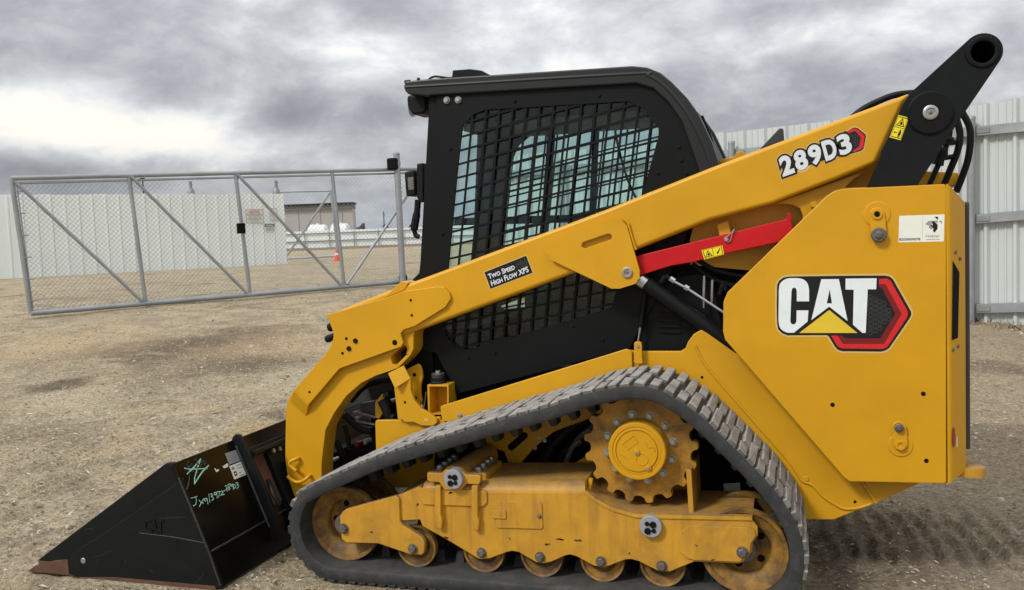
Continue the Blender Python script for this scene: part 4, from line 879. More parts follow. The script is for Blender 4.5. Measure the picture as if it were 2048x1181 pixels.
for px, py in ((1665, 810), (1846.5, 788), (1852.5, 922)): obj('bolt_hole', MB().disc(*P(px, py, YP), .0085, YP-.0012, YP+.001, dark, 16), tower)
def keeper(px0, py0, px1, py1, r, knob, plug):      # pin retainer: rounded strap with a bolt at one end
    a, b = P(px0, py0, YP-.010), P(px1, py1, YP-.010)
    obj('pin_boss', MB().disc(*P(*(plug[:2]), YP-.001), r*1.75, YP-.004, YP+.002, yellow, 32, .003), tower)
    o = obj('pin_keeper', MB().prism(slot(a, b, r), YP-.014, YP-.003, yellow), tower, .003)
    q = P(*knob[:2], YP-.02); obj('keeper_bolt', MB().disc(q[0], q[1], knob[2], YP-.030, YP-.012, bolt_dark, 20, .004).bolt(q[0], q[1], YP-.030, knob[2]*.55, bolt_dark, .006, False), o)
    q = P(*plug[:2], YP-.014); obj('pin_end', MB().lathe(q[0], q[1], [(plug[2], YP-.014), (plug[2]*.95, YP-.020), (plug[2]*.6, YP-.020), (plug[2]*.55, YP-.015), (.0001, YP-.015)], yellow, 24), o)
    return o, q
o, q = keeper(1754, 430, 1757, 463, .028, (1757.5, 470, .028), (1754, 429, .020)); obj('grease_port', MB().disc(q[0], q[1], .009, YP-.022, YP-.010, dark, 14), o)
keeper(1798, 856, 1801, 888, .026, (1798, 856, .017), (1801, 891, .019))
mirror(tower, True)
# inner tower plates, engine housing, rear door
inner = plate('tower_plate', L, [(1545, 409), (1733, 341), (1708, 358), (1690, 376), (1870, 372), (1880, 700), (1700, 900), (1560, 640), (1606, 432), (1600, 417), (1583, 409.5), (1560, 408)], .50, .02, yellow, .003)
obj('tower_web', MB().prism(cv([(1380, 480), (1395, 420), (1560, 380), (1720, 318), (1790, 300), (1800, 430), (1700, 560), (1380, 530)], .575), .575, .59, yellow), inner)
obj('cable_lug', MB().prism(rnd(cv([(1622, 405), (1630, 402), (1634, 408), (1634, 416), (1620, 414)], .485), .006), .47, .50, yellow), inner)
mirror(inner)
xe = P(1931, 650, .5)[0]
eng = obj('engine_housing', MB().box((.50, .61, .66), (xe-.05, 1.39, 1.40), dark).box((1.10, .62, 1.30), (xe-.06, 1.38, 1.50), dark), L)
obj('rear_door', MB().box((xe, .505, P(1930, 900, .5)[1]), (xe+.017, 1.495, P(1934, 404, .5)[1]), M('door_grey', (.045, .045, .045), .5)), eng, .006)
obj('hood', MB().prism(rnd(cv([(1425, 345), (1431, 333), (1436, 324.5), (1447, 318), (1466, 315), (1473.7, 305), (1481, 302.5), (1489, 305), (1496, 316), (1540, 345)], .95), .01), .95, 1.0, yellow), eng, .003)
obj('air_fin', MB().prism(rnd(cv([(1490, 340), (1523, 296), (1559, 258), (1567, 259), (1570, 300), (1560, 340)], 1.2), .012), 1.17, 1.2, M('fin_grey', (.035, .038, .04), .5)), eng, .004)
obj('yellow_crossbar', MB().prism(cv([(1830, 375), (1848, 343), (1915, 346), (1926, 372)], .75), .74, 1.26, yellow), eng, .004)
for pts, Y in ((((1290, 565), (1420, 545), (1450, 680), (1420, 705), (1385, 668), (1370, 700), (1280, 702)), .60),): obj('side_screen', MB().prism(cv(pts, Y), Y, Y+.01, plastic), eng)
for k in range(4): obj('louver', MB().prism(cv([(1318, 628+11*k), (1362, 630+11*k), (1362, 634+11*k), (1318, 632+11*k)], .592), .590, .601, plastic), eng, .001)
for x0, y0, x1, y1, m_ in ((1408.7, 552, 1407, 616, steel), (1425, 560, 1423.6, 612, steel)): obj('hard_line', MB().tube([P3(x0, y0, .56), P3(x1, y1, .56)], .007, m_, 10), eng)
for pts in ([(1395, 520), (1430, 540), (1480, 552), (1520, 553)], [(1385, 528), (1420, 555), (1470, 572), (1520, 574)], [(1440, 590), (1446, 570), (1452, 580)]):
    obj('hydraulic_hose', MB().tube([P3(x, y, .58) for x, y in catmull(pts, 6)], .012, hose_m, 10), eng)
for pts, r, Y in (([(1925, 226), (1938, 252), (1941, 278), (1936, 318), (1924, 355), (1912, 385)], .0135, .70), ([(1908, 232), (1916, 249), (1920, 274), (1914, 306), (1899, 343), (1884, 380)], .0135, .66), ([(1900, 262), (1897, 278), (1887, 306), (1873, 338), (1856, 375)], .011, .62)):
    obj('hydraulic_hose', MB().tube([P3(x, y, Y) for x, y in catmull(pts, 6)], r, hose_m, 12), eng)
for x0, y0, x1, y1, r in ((1886, 296, 1875, 330, .020), (1897, 274, 1894, 290, .018)): obj('hose_fitting', MB().tube([P3(x0, y0, .62), P3(x0*.7+x1*.3, y0*.7+y1*.3, .62), P3(x0*.3+x1*.7, y0*.3+y1*.7, .62), P3(x1, y1, .62)], [r, r*1.25, r, r*1.15], plastic, 8), eng)
obj('hose_clamp', MB().tube([P3(1893, 287, .63), P3(1920, 284, .67)], .010, plastic, 8), eng); obj('hose_clamp', MB().tube([P3(1880, 318, .63), P3(1915, 312, .67)], .010, plastic, 8), eng)
obj('hydraulic_hose', MB().tube([P3(x, y, .85) for x, y in catmull([(1690, 250), (1721, 222), (1759, 202), (1793, 190), (1830, 186)], 6)], .014, hose_m, 12), eng)

# ---------------- rear link
YLk = .405
lk = [(1943, 84), (1965.4, 104.4)]; c0_, c1_ = P(1965.4, 104.4, YLk), P(1860, 226, YLk); rt = .068
outer = cv([(1821.4, 185.7), (1806, 209), (1735, 373.7), (1720, 420), (1800, 440), (1836.7, 368.6), (1913, 250), (1994, 124)], YLk)
arc = [(c0_[0]+rt*cos(radians(a)), c0_[1]+rt*sin(radians(a))) for a in range(-28, 140, 12)]
pts = outer[:-1]+[(c0_[0]+rt*cos(radians(-32)), c0_[1]+rt*sin(radians(-32)))]+arc
link = obj('rear_link', MB().prism(pts, YLk, YLk+.028, black_worn, [circ(*c0_, .041, 32)]), L, .004)
obj('bushing', MB().lathe(*c0_, [(.041, YLk+.03), (.041, YLk-.006), (.046, YLk-.008), (.056, YLk-.006), (.060, YLk-.001), (.060, YLk+.01)], black, 48), link)
obj('cross_tube', MB().lathe(*c0_, [(.0412, YLk+.02), (.0412, 1.6)], dark, 32), link)
obj('pivot_boss', MB().lathe(*c1_, [(.080, YLk), (.080, YLk-.008), (.076, YLk-.011), (.0001, YLk-.011)], black, 48), link)
obj('pivot_pin', MB().lathe(*c1_, [(.027, YLk-.010), (.027, YLk-.017), (.024, YLk-.019), (.016, YLk-.019), (.014, YLk-.014), (.0001, YLk-.014)], zinc, 32).bolt(*c1_, YLk-.014, .008, bolt_dark, .004, False), link)
mirror(link)

# ---------------- lift arm
YA = .45
arm = obj('lift_arm', MB().prism(cv([(657, 632), (700, 612), (766, 586), (840, 559), (1210, 420), (1420, 336), (1823, 185), (1806, 210), (1752, 327), (1671, 360), (1545, 408), (1420, 441), (1271, 500), (1149, 546), (840, 660), (806, 672), (740, 698), (690, 690)], YA), YA, YA+.11, yellow), L, .018, seg=4)
fp = [(653.4, 629.9), (662, 653), (666.5, 665), (666.5, 677), (660.4, 694), (652.8, 706), (587, 781), (616.2, 811.3), (678.7, 738), (802, 694), (806, 686), (801, 668), (806.7, 660.4), (829.6, 652.8), (890.6, 614.7), (901.2, 598), (898, 585.7), (887.5, 575), (873.8, 573.5), (808.3, 582.7), (765.6, 598)]
gus = plate('front_gusset', arm, fp, YA-.016, .0165, yellow, .003)
mb = MB(); a = [np.array(P3(587, 781, YA-.016)), np.array(P3(616.2, 811.3, YA-.016)), np.array(P3(611.6, 835.7, YA+.018)), np.array(P3(579.6, 805.2, YA+.018))]
nn = np.cross(a[1]-a[0], a[3]-a[0]); nn /= np.linalg.norm(nn); nn = nn if nn[1] > 0 else -nn
mb.add(a+[v+nn*.012 for v in a], [(0, 1, 2, 3), (7, 6, 5, 4), (0, 4, 5, 1), (1, 5, 6, 2), (2, 6, 7, 3), (3, 7, 4, 0)], yellow); obj('bent_tab', mb, gus, .002)
for px, py, r in ((821.5, 600.7, .006), (823.6, 631, .006), (692.7, 677.6, .007), (685, 707, .007), (619, 784.5, .006), (789.5, 685.6, .0125)): obj('bolt_hole', MB().disc(*P(px, py, YA-.016), r, YA-.0172, YA-.01, dark, 18), gus)
for px, py in ((711, 682), (698, 697.5)): q = P(px, py, YA-.016); obj('gusset_bolt', MB().disc(q[0], q[1], .0115, YA-.024, YA-.015, plastic, 18, .003), gus)
leg_px = [(600, 770), (585, 786), (579.6, 793), (572, 814), (570.5, 900), (570.6, 919), (575.5, 955), (588, 990), (603, 1030), (640, 1040), (641.5, 985), (643, 951), (643, 929), (646.5, 897), (651, 860), (668, 826.6), (692, 793), (723, 766), (753.4, 751), (781, 742), (796, 736), (808, 724), (820.5, 711), (826.6, 698.5), (827, 671), (835, 645), (800, 640), (700, 680)]
leg = obj('arm_leg', MB().prism(cv(leg_px, YA+.015), YA+.015, YA+.13, yellow, [rnd(cv([(781, 713), (797.6, 698.5), (809, 690), (815, 698), (811, 712), (793, 730.5), (784, 729)], YA+.015), .012)]), arm, .006, seg=3)
for pts in ([(598, 917), (593, 918.5), (582, 923), (579, 929), (583, 934), (592.5, 942)], [(575, 953), (580, 957.5), (590, 964), (600, 964.5), (610, 960), (617, 954), (621, 951)]):
    d = [.0]+[.028]*(len(pts)-2)+[.0]; d = [.0, .02]+[.03]*(len(pts)-2) if pts[0][0] == 598 else [.03]*(len(pts)-2)+[.02, 0]
    obj('hose_hook', MB().tube(catmull([P3(x, y, YA+.014-dd) for (x, y), dd in zip(pts, d)], 5), .0085, yellow, 12), leg)
flag = obj('top_stop', MB().prism(cv([(765, 598), (795, 570), (803, 563), (816, 566), (812, 575), (806, 582)], YA-.004), YA-.004, YA+.10, yellow), arm, .003)
tri_px = [(1091, 502), (1094, 489), (1107, 481), (1229, 437.7), (1242, 440), (1253.5, 452), (1279, 542), (1279, 555), (1271, 568), (1239, 577.7), (1223, 577.7), (1100.6, 519.7)]
YB_ = YA-.022
sl = slot(P(1170, 491, YB_), P(1217, 475, YB_), .0165)
cb_ = obj('cylinder_bracket', MB().prism(cv(tri_px, YB_), YB_, YB_+.018, yellow, [sl]), arm)
obj('slot_weld', MB().tube([(x, YB_+.008, z) for x, z in sl+[sl[0]]], .004, yellow, 8, False), cb_)
obj('weld_seam', MB().tube([P3(x, y, YB_+.012) for x, y in ((1246, 437), (1256, 447), (1262, 470), (1272, 500))], .005, yellow, 8), cb_)
q = P(1254.4, 545.5, YB_); obj('bracket_pin', MB().lathe(*q, [(.0225, YB_+.002), (.0225, YB_-.007), (.020, YB_-.009), (.013, YB_-.009), (.011, YB_-.004), (.0001, YB_-.004)], zinc, 28).bolt(*q, YB_-.004, .006, bolt_dark, .004, False), cb_)
mirror(arm)
obj('arm_crosstube', MB().tube([(P(745, 672, .5)[0], .5, P(745, 672, .5)[1]), (P(745, 672, .5)[0], 1.5, P(745, 672, .5)[1])], .05, yellow, 20), arm)
for px, py, r in ((662, 655, .022), (657, 678, .019)):
    q = np.array(P3(px, py, .49)); o = obj('coupler_port', MB().tube([q+np.array([.05, 0, .02]), q, q-np.array([.012, 0, .004])], [r*.8, r, r*.8], hose_m, 12), arm)

# red arm lock and lift cylinder
YR = .475
brace = obj('arm_lock', MB().prism(cv([(1265, 514.5), (1580.7, 436.3), (1590, 470), (1560, 485), (1444, 509), (1389.7, 524), (1341, 532.5), (1281, 551), (1265, 556)], YR), YR, YR+.07, red), L, .004)
obj('lock_tab', MB().prism(rnd(cv([(1573, 440), (1574, 428), (1578, 425), (1582, 428), (1583, 440)], YR), .006), YR, YR+.008, red), brace, .001)
obj('lock_hanger', MB().prism(cv([(1434, 450), (1456, 442), (1462, 470), (1440, 476)], YR+.03), YR+.03, YR+.05, yellow), arm, .002)
q = P(1453.4, 480, YR); obj('lock_pin', MB().disc(*q, .0085, YR-.014, YR+.01, zinc, 16, .003), brace)
obj('cotter_ring', MB().tube([P3(x, y, YR-.008) for x, y in catmull([(1450, 482), (1449, 476), (1456, 472), (1467, 461), (1469, 459), (1464, 470), (1461, 480), (1456, 484), (1451, 482)], 5)], .0022, steel, 6), brace)
cy0, cy1 = np.array(P3(1280, 560, .50)), np.array(P3(1478, 700, .50)); dcy = (cy1-cy0)/np.linalg.norm(cy1-cy0)
cyl = obj('lift_cylinder', MB().tube([cy0+dcy*.03, cy0+dcy*.034, cy1], [.030, .034, .034], black, 28).tube([cy0+dcy*.0, cy0+dcy*.03], .031, steel, 24), L)
obj('cylinder_rod', MB().tube([cy0-dcy*.10, cy0+dcy*.02], .018, steel, 20), cyl)
obj('cylinder_line', MB().tube([P3(1343, 561, .47), P3(1372, 576, .47), P3(1445, 624, .47), P3(1470, 640, .47)], .0055, steel, 10), cyl)
for x0, y0, x1, y1 in ((1340, 557, 1349, 563), (1369, 573.5, 1377, 578.5)): obj('line_fitting', MB().tube([P3(x0, y0, .465), P3(x1, y1, .465)], .0115, steel, 6), cyl)
for x0, y0, x1, y1 in ((1322, 566, 1331, 552), (1331, 552, 1343, 560)): obj('port_elbow', MB().tube([P3(x0, y0, .48), P3(x1, y1, .48)], .010, black, 10), cyl)

# ---------------- cab
YC = .58
cab = obj('cab', MB().box((-.45, .62, .66), (.55, 1.38, .70), dark), L)
band_o = [(808.6, 166), (810, 163), (858, 158), (1264, 132), (1294, 135), (1321, 146), (1344, 165), (1374, 196), (1397, 228), (1424, 285), (1436, 322), (1441, 350), (1446, 400)]
band_i = [(1408, 400), (1398, 345), (1390, 320), (1363, 243), (1336, 205), (1306, 177), (1271, 167), (862, 191), (858, 193), (816, 189), (808.6, 181)]
beam = obj('roof_beam', MB().prism(cv(band_o+band_i, YC-.02), YC-.02, YC+.05, black_roof), cab, .016, seg=4)
mirror(beam).parent = cab
ro_ = cv(band_o, YC); ri_ = offset_poly(ro_+cv(band_i, YC), -.012); ri_ = ri_[:len(ro_)]; rin = offset_poly(ro_+cv(band_i, YC), -.042)[:len(ro_)]
obj('roof_sheet', MB().prism(ri_+rin[::-1], YC+.04, 2-YC-.04, black), cab, .004)
# raised bead that runs along the roof edge
obj('roof_bead', MB().tube([P3(x, y, YC-.014) for x, y in catmull([(811, 175), (860, 172), (1266, 148), (1292, 151), (1314, 161), (1334, 178), (1360, 208), (1382, 240), (1408, 292), (1420, 330)], 5)], .010, black_roof, 10), cab)
win = rnd(cv([(970, 220), (1256, 203), (1287, 217), (1317, 257), (1317, 272), (1237, 565), (1223, 616), (936, 700), (914, 697), (895, 677), (885, 658), (898, 518), (915, 339), (925, 251), (948, 228)], YC), .02)
side_px = [(875, 192), (1271, 167), (1306, 177), (1336, 205), (1363, 243), (1390, 320), (1398, 345), (1404, 400), (1335, 560), (1288, 640), (1259, 697), (914, 788), (872, 706), (852, 704), (838, 692), (838, 552)]
sp_ = obj('side_frame', MB().prism(cv(side_px, YC), YC, YC+.012, black, [win]), cab)
mirror(sp_).parent = cab
pil = obj('front_pillar', MB().prism(cv([(858, 192), (893, 190), (868, 560), (866, 700), (832, 700), (838, 552)], YC+.013), YC+.013, YC+.07, black), cab, .008)
mirror(pil).parent = cab
def gd(Y, name, par):                          # welded bar guard across the window
    mb = MB(); lo = P(1000, 700, YC); V2 = lambda x, y: np.array(P(x, y, YC)); wp = np.array(win)
    def clip(a, b):                            # inside spans of the line a-b
        ts = []; d = b-a
        for i in range(len(wp)):
            p_, q_ = wp[i], wp[(i+1) % len(wp)]; e_ = q_-p_; den_ = d[0]*e_[1]-d[1]*e_[0]
            if abs(den_) < 1e-9: continue
            t = ((p_-a)[0]*e_[1]-(p_-a)[1]*e_[0])/den_; u = ((p_-a)[0]*d[1]-(p_-a)[1]*d[0])/den_
            if 0 <= u < 1: ts.append(t)
        ts.sort(); return [(a+d*(ts[i]-.012), a+d*(ts[i+1]+.012)) for i in range(0, len(ts)-1, 2)]
    def bar(a, b, w_, y):
        d = (b-a)/np.linalg.norm(b-a); n = np.array([-d[1], d[0]])*w_
        mb.add([(q[0], yy, q[1]) for yy in (y, y+.006) for q in (a-n, b-n, b+n, a+n)], [(0, 1, 2, 3), (7, 6, 5, 4), (0, 4, 5, 1), (1, 5, 6, 2), (2, 6, 7, 3), (3, 7, 4, 0)], black)
    a0, a1 = V2(1025, 215), V2(978, 700); ux = V2(1052, 213.5)-V2(1025, 215)
    for k in range(-6, 14):
        for a, b in clip(a0+ux*k, a1+ux*k): bar(a, b, .0047, Y)
    b0, b1 = V2(925, 300), V2(1325, 193); uz = V2(922, 327.5)-V2(925, 300)
    for k in range(-3, 19):
        for a, b in clip(b0+uz*k, b1+uz*k): bar(a, b, .0047, Y+.0005)
    return obj(name, mb, par, smooth=0)
guard = gd(YC+.002, 'window_guard', cab); g2 = mirror(guard)
gl = obj('side_glass', MB().prism(offset_poly(win, .012 if False else .0), YC+.020, YC+.024, glass), cab, smooth=0)
mirror(gl)
f0, f1 = P(868, 196, YC+.05), P(842, 600, YC+.05)
mb = MB(); mb.add([(f0[0], .655, f0[1]), (f0[0], 1.345, f0[1]), (f1[0], 1.345, f1[1]), (f1[0], .655, f1[1])], [(0, 1, 2, 3)], glass); obj('front_glass', mb, cab, smooth=0)
obj('front_sill', MB().box((f1[0]-.01, .62, .70), (f1[0]+.05, 1.38, f1[1]+.02), black), cab, .004)
rb0 = P(1404, 400, YC)
obj('rear_bulkhead', MB().box((rb0[0]-.05, .62, .70), (rb0[0]+.02, 1.38, 1.50), dark), cab, .004)
r0_, r1_ = P(1385, 300, YC), (rb0[0], 1.50)
mb = MB(); mb.add([(r1_[0], .63, r1_[1]), (r1_[0], 1.37, r1_[1]), (r0_[0], 1.37, r0_[1]), (r0_[0], .63, r0_[1])], [(0, 1, 2, 3)], glass); obj('rear_glass', mb, cab, smooth=0)
YI = 1.385
for px in ([(1098, 215), (1114, 214), (1094, 470), (1080, 470)], [(1187, 215), (1200, 214), (1188, 470), (1176, 470)]): obj('window_bar', MB().prism(cv(px, YI), YI, YI+.02, plastic), cab, .004)
obj('window_bar', MB().prism(cv([(900, 437), (1340, 424), (1338, 440), (899, 452)], YI), YI-.002, YI+.03, plastic), cab, .003)
obj('far_trim', MB().prism(cv([(957, 215), (1300, 205), (1360, 240), (1400, 330), (1400, 480), (1100, 700), (938, 700)], 1.372), 1.372, 1.382, plastic, [rnd(cv([(1003, 470), (1014, 390), (1022, 325), (1038, 290), (1066, 268), (1290, 253), (1322, 255), (1330, 300), (1290, 440), (1180, 600), (1000, 620)], 1.372), .03)]), cab)
obj('headliner', MB().box((f0[0]+.02, .63, f0[1]-.13), (.36, 1.37, f0[1]-.055), plastic), cab, .02)
obj('lower_trim', MB().box((-.40, 1.30, .72), (.50, 1.375, 1.16), plastic), cab, .02)
seat = obj('operator_seat', MB().box((.02, .78, 1.0), (.48, 1.22, 1.13), seat_m).box((.36, .78, 1.10), (.48, 1.22, 1.62), seat_m).box((.0, .72, .72), (.5, 1.28, 1.0), plastic), cab, .04, seg=3)
for y in (.74, 1.26):
    obj('arm_console', MB().box((-.08, y-.06, .95), (.34, y+.06, 1.22), plastic), cab, .03)
    obj('joystick', MB().tube([(-.03, y, 1.20), (-.05, y, 1.30), (-.055, y, 1.36), (-.05, y, 1.40)], [.022, .018, .030, .022], plastic, 12), cab)
obj('display_screen', MB().box((-.44, .72, 1.52), (-.41, .92, 1.66), plastic), cab, .006)
obj('wiper_cable', MB().tube([P3(x, y, YC+.03) for x, y in catmull([(1230, 262), (1238, 300), (1252, 350), (1266, 385), (1276, 402)], 6)], .0055, hose_m, 8), cab)
for px, py in ((893.5, 200.7), (916.4, 200)): q = P(px, py, YC-.001); obj('cab_bolt', MB().bolt(*q, YC, .0125, zinc, .011, True, random.random()), cab)
for px, py in ((1029, 202), (1197.5, 191), (900, 298), (884.5, 468), (1358, 293.5), (1361.5, 320.5), (1316, 346), (1372, 346), (989, 706), (1146, 652), (1205, 680), (936, 716)): q = P(px, py, YC); obj('trim_bolt', MB().bolt(*q, YC, .0075, plastic, .006), cab)
for yy in (.64, 1.20):
    mb = MB().prism(rnd(cv([(812, 190), (852, 190), (852, 222), (845, 228), (823, 229.5), (814, 213)], .64), .02), yy, yy+.15, plastic)
    o = obj('work_light', mb, cab, .012)
    q = P(813, 205, .64); obj('lamp_lens', MB().tube([(q[0]-.004, yy+.075, q[1]-.01), (q[0]+.02, yy+.075, q[1]-.012)], .05, glass, 20), cab)
a_ = P(908, 158, .90); pts = rnd(cv([(909, 160), (911, 143.5), (945, 141), (968, 144), (980, 151), (981, 157)], .90), .006)
obj('roof_beacon_box', MB().prism(pts, .86, 1.06, plastic), cab, .01, seg=3)
obj('roof_cable', MB().tube([P3(x, y, .88) for x, y in catmull([(855, 162), (862, 156), (871, 153.5), (885, 155), (898, 156.5), (912, 155)], 5)], .0055, hose_m, 8), cab)
obj('roof_stud', MB().tube([P3(837, 164, .66), P3(837, 156, .66)], [.012, .006], plastic, 8), cab)
obj('roof_stud', MB().tube([P3(810, 165, .62), P3(820, 164, .62)], .010, plastic, 8), cab)
obj('side_lamp', MB().prism(rnd(cv([(811, 345), (832, 340), (834, 392), (815, 394)], .62), .012), .60, .70, plastic), cab, .01, seg=3)
obj('lamp_bracket', MB().prism(cv([(833, 328), (846, 326), (846, 405), (838, 405), (833, 395)], .60), .60, .66, plastic), cab, .006)
obj('lamp_louver', MB().prism(cv([(815, 356), (827, 354), (828, 380), (817, 381)], .598), .596, .602, bolt_dark), cab, .002)
obj('rubber_strap', MB().tube([P3(x, y, .63) for x, y in catmull([(836, 400), (834, 425), (829, 455), (831, 470), (838, 474)], 5)], [.016]*6+[.02]*6+[.012]*9, hose_m, 8), cab)
obj('gas_strut', MB().tube([P3(1291, 585, .56), P3(1281, 655, .56)], .012, black, 12).tube([P3(1281, 655, .56), P3(1276, 688, .56)], .006, steel, 10), cab)
obj('antenna_wire', MB().tube([P3(x, y, .9) for x, y in catmull([(1404, 232), (1420, 270), (1432, 318), (1436, 335)], 5)], .006, hose_m, 8), cab)
obj('pillar_foot', MB().prism(cv([(822, 562), (838, 546), (850, 552), (842, 580), (826, 575)], .60), .60, .70, plastic), cab, .006)

# ---------------- machinery seen between arm and chassis
mc = obj('front_machinery', MB().box((-1.08, .80, .20), (-.66, 1.22, .95), dark).box((-1.0, 1.25, .15), (-.62, 1.40, .9), dark).box((-.80, .64, .66), (-.46, 1.36, .98), dark), L)  # near-black boxes fill the gap, its shade is put into their colour
for px, m_, Y, t in (([(718, 808), (752, 802), (752, 833), (726, 830)], M('grey_bracket', (.020, .024, .027), .5), .62, .05), ([(750, 806), (764, 788), (768, 800), (766, 826), (758, 838), (750, 836)], yellow, .60, .02)): obj('bracket_plate', MB().prism(cv(px, Y), Y, Y+t, m_), mc, .003)
for pts, r, m_, Y in (([(716, 826), (740, 832), (752, 836)], .006, bolt_dark, .60), ([(712, 842), (730, 846), (750, 850)], .006, bolt_dark, .60), ([(764, 800), (772, 815), (780, 835), (790, 838)], .026, hose_m, .58), ([(782, 790), (770, 800), (764, 820), (772, 838)], .022, hose_m, .64), ([(688, 850), (694, 868), (700, 900)], .012, plastic, .66), ([(672, 880), (680, 900), (684, 912)], .016, plastic, .70), ([(700, 800), (730, 770), (770, 758), (800, 760)], .022, hose_m, .7), ([(690, 830), (720, 856), (745, 862)], .02, hose_m, .64)):
    obj('hydraulic_hose', MB().tube([P3(x, y, Y) for x, y in catmull(pts, 6)], r, m_, 10), mc)
for px, py, r, m_ in ((711, 837, .012, zinc), (729, 884, .016, bolt_dark), (781, 804, .014, steel), (664, 921, .010, zinc), (706, 829, .016, bolt_dark)): q = P3(px, py, .59); obj('hose_fitting', MB().tube([q, (q[0]+.02, q[1]+.03, q[2]+.006)], [r, r*.8], m_, 8), mc)
q = P3(712, 889, .70); obj('red_coupler', MB().tube([q, (q[0]+.02, .76, q[2])], .013, M('dull_red', (.16, .008, .01), .6), 12), mc)
q = P3(838, 812, .60); obj('steel_elbow', MB().tube([P3(832, 800, .60), P3(838, 808, .60), P3(848, 818, .60)], [.018, .022, .014], steel, 12), mc)
obj('steel_rod', MB().tube([P3(852, 784, .58), P3(848, 820, .58)], .004, steel, 8), mc)
for pts, r, m_, Y in (([(1195, 828), (1160, 845), (1125, 872), (1100, 905), (1085, 950)], .026, hose_m, .52), ([(1190, 850), (1165, 870), (1145, 895), (1132, 925)], .012, M('dusty_hose', (.12, .10, .07), .7), .50), ([(1200, 862), (1165, 880), (1130, 905), (1110, 940)], .022, hose_m, .56), ([(1190, 840), (1150, 858), (1110, 890), (1070, 940)], .022, hose_m, .58), ([(960, 880), (985, 895), (995, 930)], .016, hose_m, .6)):
    obj('motor_hose', MB().tube([P3(x, y, Y) for x, y in catmull(pts, 6)], r, m_, 10), mc)
for px, py in ((1170, 868), (1150, 890)): q = P3(px, py, .49); obj('hose_fitting', MB().tube([q, (q[0]+.03, q[1], q[2]+.02)], .015, bolt_dark, 8), mc)

# ---------------- bucket
YK = -.18; YK2 = 2.18
A_ = np.array(P(345, 927, YK)); W_p = np.array(P(418, 1106, YK)); B_ = np.array(P(442, 1177, YK)); FB = np.array([P(137, 1150, YK)[0], GZ+.012])
B_[1] = max(B_[1], GZ+.004)
bucket = obj('bucket', MB().prism([tuple(A_+[-.02, -.012]), tuple(A_), tuple(W_p), tuple(B_), tuple(B_+[-.02, .012]), tuple(W_p+[-.016, 0])], YK+.004, YK2-.004, black_gloss).prism([(FB[0]-.16, GZ+.002), (B_[0], B_[1]+.001), (B_[0]-.01, B_[1]+.014), (FB[0]-.16, GZ+.016)], YK+.02, YK2-.02, black_worn), L, .003)
sd_px = [(345.6, 925.4), (418, 1106), (445, 1177), (291.5, 1171), (151, 1153), (137, 1149), (134.7, 1126), (141, 1113), (162, 1095), (190, 1079), (361, 962)]
sdp = obj('side_plate', MB().prism(cv(sd_px[1:], YK), YK, YK+.016, black_worn), bucket, .003)
ct_px = [(76.7, 1119.5), (326, 931), (333, 926.5), (345, 925.5), (364, 962), (190, 1082), (162, 1100), (138, 1128), (138, 1150), (78, 1146)]
cut = obj('side_cutter', MB().prism(cv(ct_px, YK+.012), YK+.012, YK+.034, black_worn), bucket, .004)
obj('cutter_wear', MB().prism(cv([(76.9, 1122), (98, 1124), (112, 1121), (134, 1119.5), (137.5, 1130), (138, 1150), (78, 1146)], YK+.010), YK+.0105, YK+.033, rust), bucket, .002)
e0, e1 = P(57, 1155, YK+.02)[0], P(140, 1150, YK+.02)[0]
obj('cutting_edge', MB().prism([(e0, GZ+.002), (e1+.06, GZ+.001), (e1+.06, GZ+.030), (e0+.05, GZ+.034), (e0+.03, GZ+.020)], YK+.012, YK2-.012, rust), bucket, .003)
obj('edge_wear', MB().prism([(FB[0]+.02, GZ+.001), (B_[0]-.02, GZ+.001), (B_[0]-.03, GZ+.022), (FB[0]+.25, GZ+.020)], YK-.0015, YK+.004, rust), bucket, .001)
obj('side_rivet', MB().disc(*P(166.5, 1122, YK), .013, YK-.003, YK+.002, zinc, 24, .002), bucket)
obj('weld_seam', MB().tube([(p_[0], YK+.001, p_[1]) for p_ in (np.array(A_)*(1-t)+W_p*t for t in np.linspace(.16, 1, 10))]+[(B_[0]-.003, YK+.001, B_[1]+.01)], .0042, weld, 6), bucket)
n_up = np.array([(A_-W_p)[1], 0, -(A_-W_p)[0]]); n_up /= np.linalg.norm(n_up); n_up = n_up if n_up[0] > 0 else -n_up
pA = np.array([A_[0], YK, A_[1]])
def BK(x, y, lift=.0015): return PL(x, y, pA+n_up*lift, n_up)
obj('weld_seam', MB().tube([(W_p[0]+.004, y, W_p[1]+.002+.0015*noise.noise(Vector((y*40, 0, 0)))) for y in np.linspace(YK+.01, 1.9, 60)], .0052, weld, 6), bucket)
tdir = (A_-W_p)/np.linalg.norm(A_-W_p); T3 = np.array([tdir[0], 0, tdir[1]])
top3 = np.array([A_[0], 0, A_[1]])
def back_bar(name, s0, s1, y0, y1, h, mat):    # a flat bar lying across the bucket's back, s measured down from the top edge
    q = [top3-T3*s+n_up*l for l in (0.0, h) for s in (s0, s1)]; vs = [(v[0], y, v[2]) for y in (y0, y1) for v in q]
    return obj(name, MB().add(vs, [(0, 1, 3, 2), (4, 6, 7, 5), (0, 4, 5, 1), (2, 3, 7, 6), (0, 2, 6, 4), (1, 5, 7, 3)], mat), bucket, .003)
back_bar('top_rib', .085, .105, .28, 1.75, .07, black_worn); back_bar('top_rib', .065, .085, .28, 1.75, .012, black_worn)
back_bar('rust_patch', .11, .36, .30, .42, .004, rust); back_bar('coupler_plate', .12, .50, .42, 1.60, .03, black_worn)
